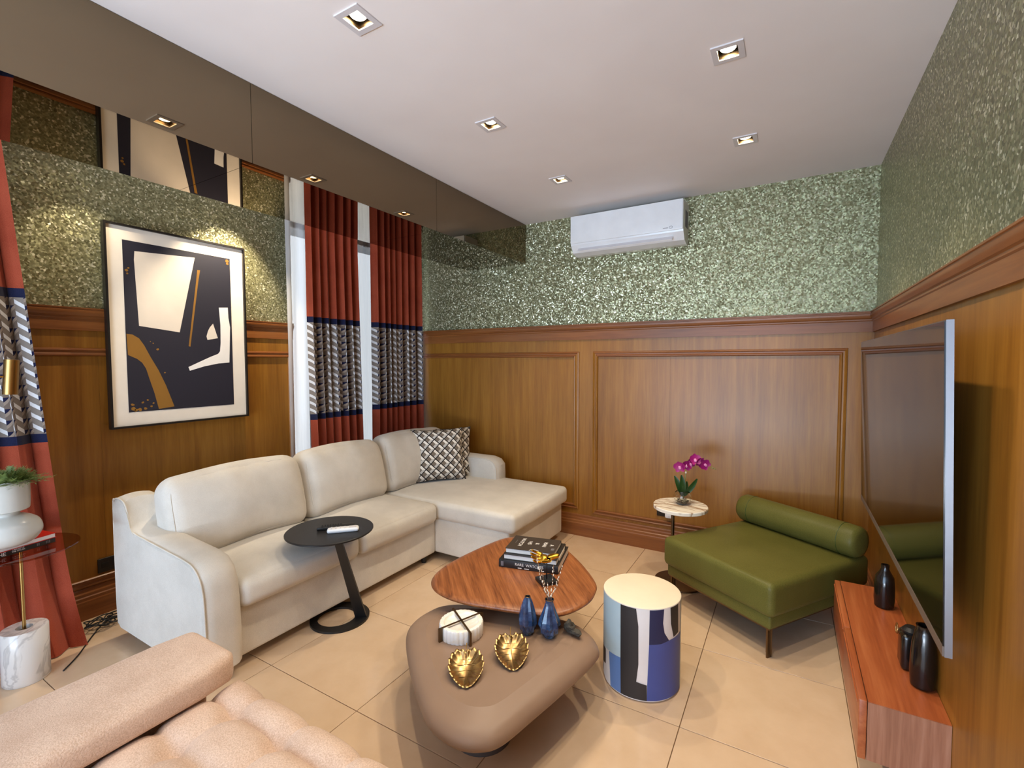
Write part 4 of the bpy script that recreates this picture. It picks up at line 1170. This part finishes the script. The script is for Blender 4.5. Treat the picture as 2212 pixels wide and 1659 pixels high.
# ================================================================== LEFT SIDE TABLE, VASE, BOOKS, LAMP
t = thing('side_table', 'smoked glass side table on a brass rod with marble drum base', 'side table', (-3.055, .695, 0))
m = M(); m.lathe([(.080, 0), (.083, .004), (.083, .243), (.080, .247), (.030, .247), (.030, .225), (.002, .225)], 56); m.build('marble_base', 'marble_grey', t, smooth=40)
M().lathe([(.0295, .2255), (.0295, .228), (.002, .228)], 24).build('base_socket', 'bronze', t, smooth=40)
M().lathe([(.007, .22), (.007, .612)], 14).build('rod', 'brass', t, smooth=40)
M().lathe([(.002, .612), (.205, .612), (.207, .614), (.207, .618), (.205, .620), (.002, .620)], 64).build('glass_top', 'smoked', t, smooth=30)
la = math.radians(103)      # spines run along the wall
LB = Vector((-2.958, .530, .6205))
b1 = book('black book with a white spine title under the red book', LB, la, .285, .215, .024, 'book_black')
text('THE', .0225, 'ink_white', b1, (.085, -.0022, .0115), (PI/2, 0, 0), ext=.0003)
text('ORIGIN OF\nTHE SPECIES', .0085, 'ink_white', b1, (.148, -.0022, .0155), (PI/2, 0, 0), ext=.0003)
for x in (.214, .220, .248, .254, .260): M().box(x, x+.0035, -.0025, -.0016, .006, .018).build('spine_mark', 'ac_dark', b1)
b2 = book('red and white art book under the white vase', LB+Vector((.006, .012, .0242)), math.radians(103), .275, .235, .022, 'book_red', spine_front=False)
M().prism([(.02, .02), (.11, .03), (.20, .02), (.16, .07), (.23, .12), (.22, .14), (.13, .09), (.05, .11)], .0221, .0225, 'xy').build('cover_print', 'bud', b2)
M().box(.2752, .2762, .02, .21, .003, .019).build('end_label', 'bud', b2)
t = thing('potted_plant', 'feathery green plant in a glossy white hourglass vase', 'plant', (-2.99, .640, .6675)); t.scale = (1.1, 1.1, 1.1)
M().lathe(SP([(.002, 0), (.050, 0), (.085, .014), (.104, .042), (.106, .065), (.096, .092), (.070, .112), (.046, .122), (.042, .128), (.046, .136), (.066, .143), (.072, .152), (.074, .20), (.0745, .258), (.070, .258), (.066, .20), (.064, .19), (.002, .19)]), 64).build('vase', 'ceramic', t, smooth=50)
M().lathe([(.065, .23), (.03, .236), (.002, .238)], 24).build('soil', 'sole', t, smooth=40)
m = M(); rp = random.Random(21)
for k in range(340):
    a = rp.uniform(0, 2*PI); el = rp.uniform(.12, 1.35); L = rp.uniform(.05, .085)*(1.25 if el < .45 else .95)
    r0 = .058*math.sqrt(rp.random())
    p = Vector((r0*math.cos(a), r0*math.sin(a), .250)); d = Vector((math.cos(a)*math.cos(el), math.sin(a)*math.cos(el), math.sin(el)))
    n = 9; prev = p
    for i in range(n):
        q = p+d*L*(i+1)/n+Vector((0, 0, -.016*((i+1)/n)**2))
        sd = d.cross(Vector((0, 0, 1))).normalized(); w = .017*(1-.5*i/n)
        for s in (-1, 1):
            e = q+sd*s*w+d*w*.7+Vector((0, 0, rp.uniform(-.004, .006)))
            m.add([prev, prev.lerp(q, .6)+Vector((0, 0, .0015)), e, prev.lerp(e, .5)-d*.0015], [(0, 1, 2, 3)])
        prev = q
o = m.build('foliage', 'fern', t, fix=False); o['kind'] = 'stuff'
t = thing('floor_lamp', 'slim floor lamp with a brass cylinder head at the left edge', 'lamp', (-2.88, .34, 0))
M().lathe([(.002, 0), (.11, 0), (.115, .004), (.115, .014), (.11, .018), (.002, .018)], 40).build('base', 'brass', t, smooth=40)
M().lathe([(.006, .018), (.006, 1.43)], 12).build('pole', 'brass', t, smooth=40)
M().tube([(0, 0, 1.425), (-.01, .16, 1.425), (-.014, .306, 1.420)], .004, 8).build('arm', 'brass', t, smooth=True)
RL = Matrix.Translation((-.015, .318, 1.418)) @ Matrix.Rotation(math.radians(-4), 4, 'X')
M().lathe([(.024, -.075), (.0245, -.075), (.0245, .075), (.020, .076), (.002, .076), (.002, .07), (.022, .068), (.022, -.072)], 32, cap=False, mat=RL).build('shade', 'brass', t, smooth=40)
# ================================================================== OUTLETS, CABLE
t = thing('wall_outlet', 'black outlet plate on the panelling behind the sofa arm', 'outlet', (XL+.006, 1.165, .284))
M().soft((.004, 0, 0), (.004, .060, .042), .003, n=(1, 1, 1), seg=2).build('plate', 'outlet', t, smooth=40)
for s in (-1, 1): M().soft((.0085, s*.026, 0), (.0015, .018, .016), .001, n=(1, 1, 1), seg=1).build('socket', 'tv_back', t, smooth=40)
t = thing('wall_outlet', 'black outlet plate low on the back wall behind the marble table', 'outlet', (-.812, YB-.006, .318))
M().soft((0, -.004, 0), (.058, .004, .040), .003, n=(1, 1, 1), seg=2).build('plate', 'outlet', t, smooth=40)
t = thing('plug_adapter', 'small white plug adapter in the back wall outlet', 'plug', (-.775, YB-.0145, .305))
M().soft((0, -.018, 0), (.026, .018, .026), .010, n=(1, 1, 1)).build('body', 'white_plastic', t, smooth=True)
M().lathe([(.009, 0), (.009, .004)], 16, mat=Matrix.Translation((.006, -.036, -.010)) @ Matrix.Rotation(PI/2, 4, 'X')).build('socket_ring', 'ac_grey', t, smooth=40)
rc = random.Random(8); pts = []
c0 = Vector((-3.30, 1.075, .01))
for k in range(46):
    a = k*.62; r = .055+.035*math.sin(k*.9)
    pts.append(c0+Vector((r*.8*math.cos(a)+rc.uniform(-.02, .02), 1.15*r*math.sin(a), .004+.030*rc.random())))
pts = [Vector((-2.97, .80, .004)), Vector((-3.06, .88, .004)), Vector((-3.16, .95, .005)), Vector((-3.24, 1.01, .008))]+pts
o = M().tube(spline(pts, 4, False), .0035, 6).build('power_cable', 'rubber', None, smooth=True)
tag(o, 'tangled black power cable on the floor behind the sofa arm', 'cable')
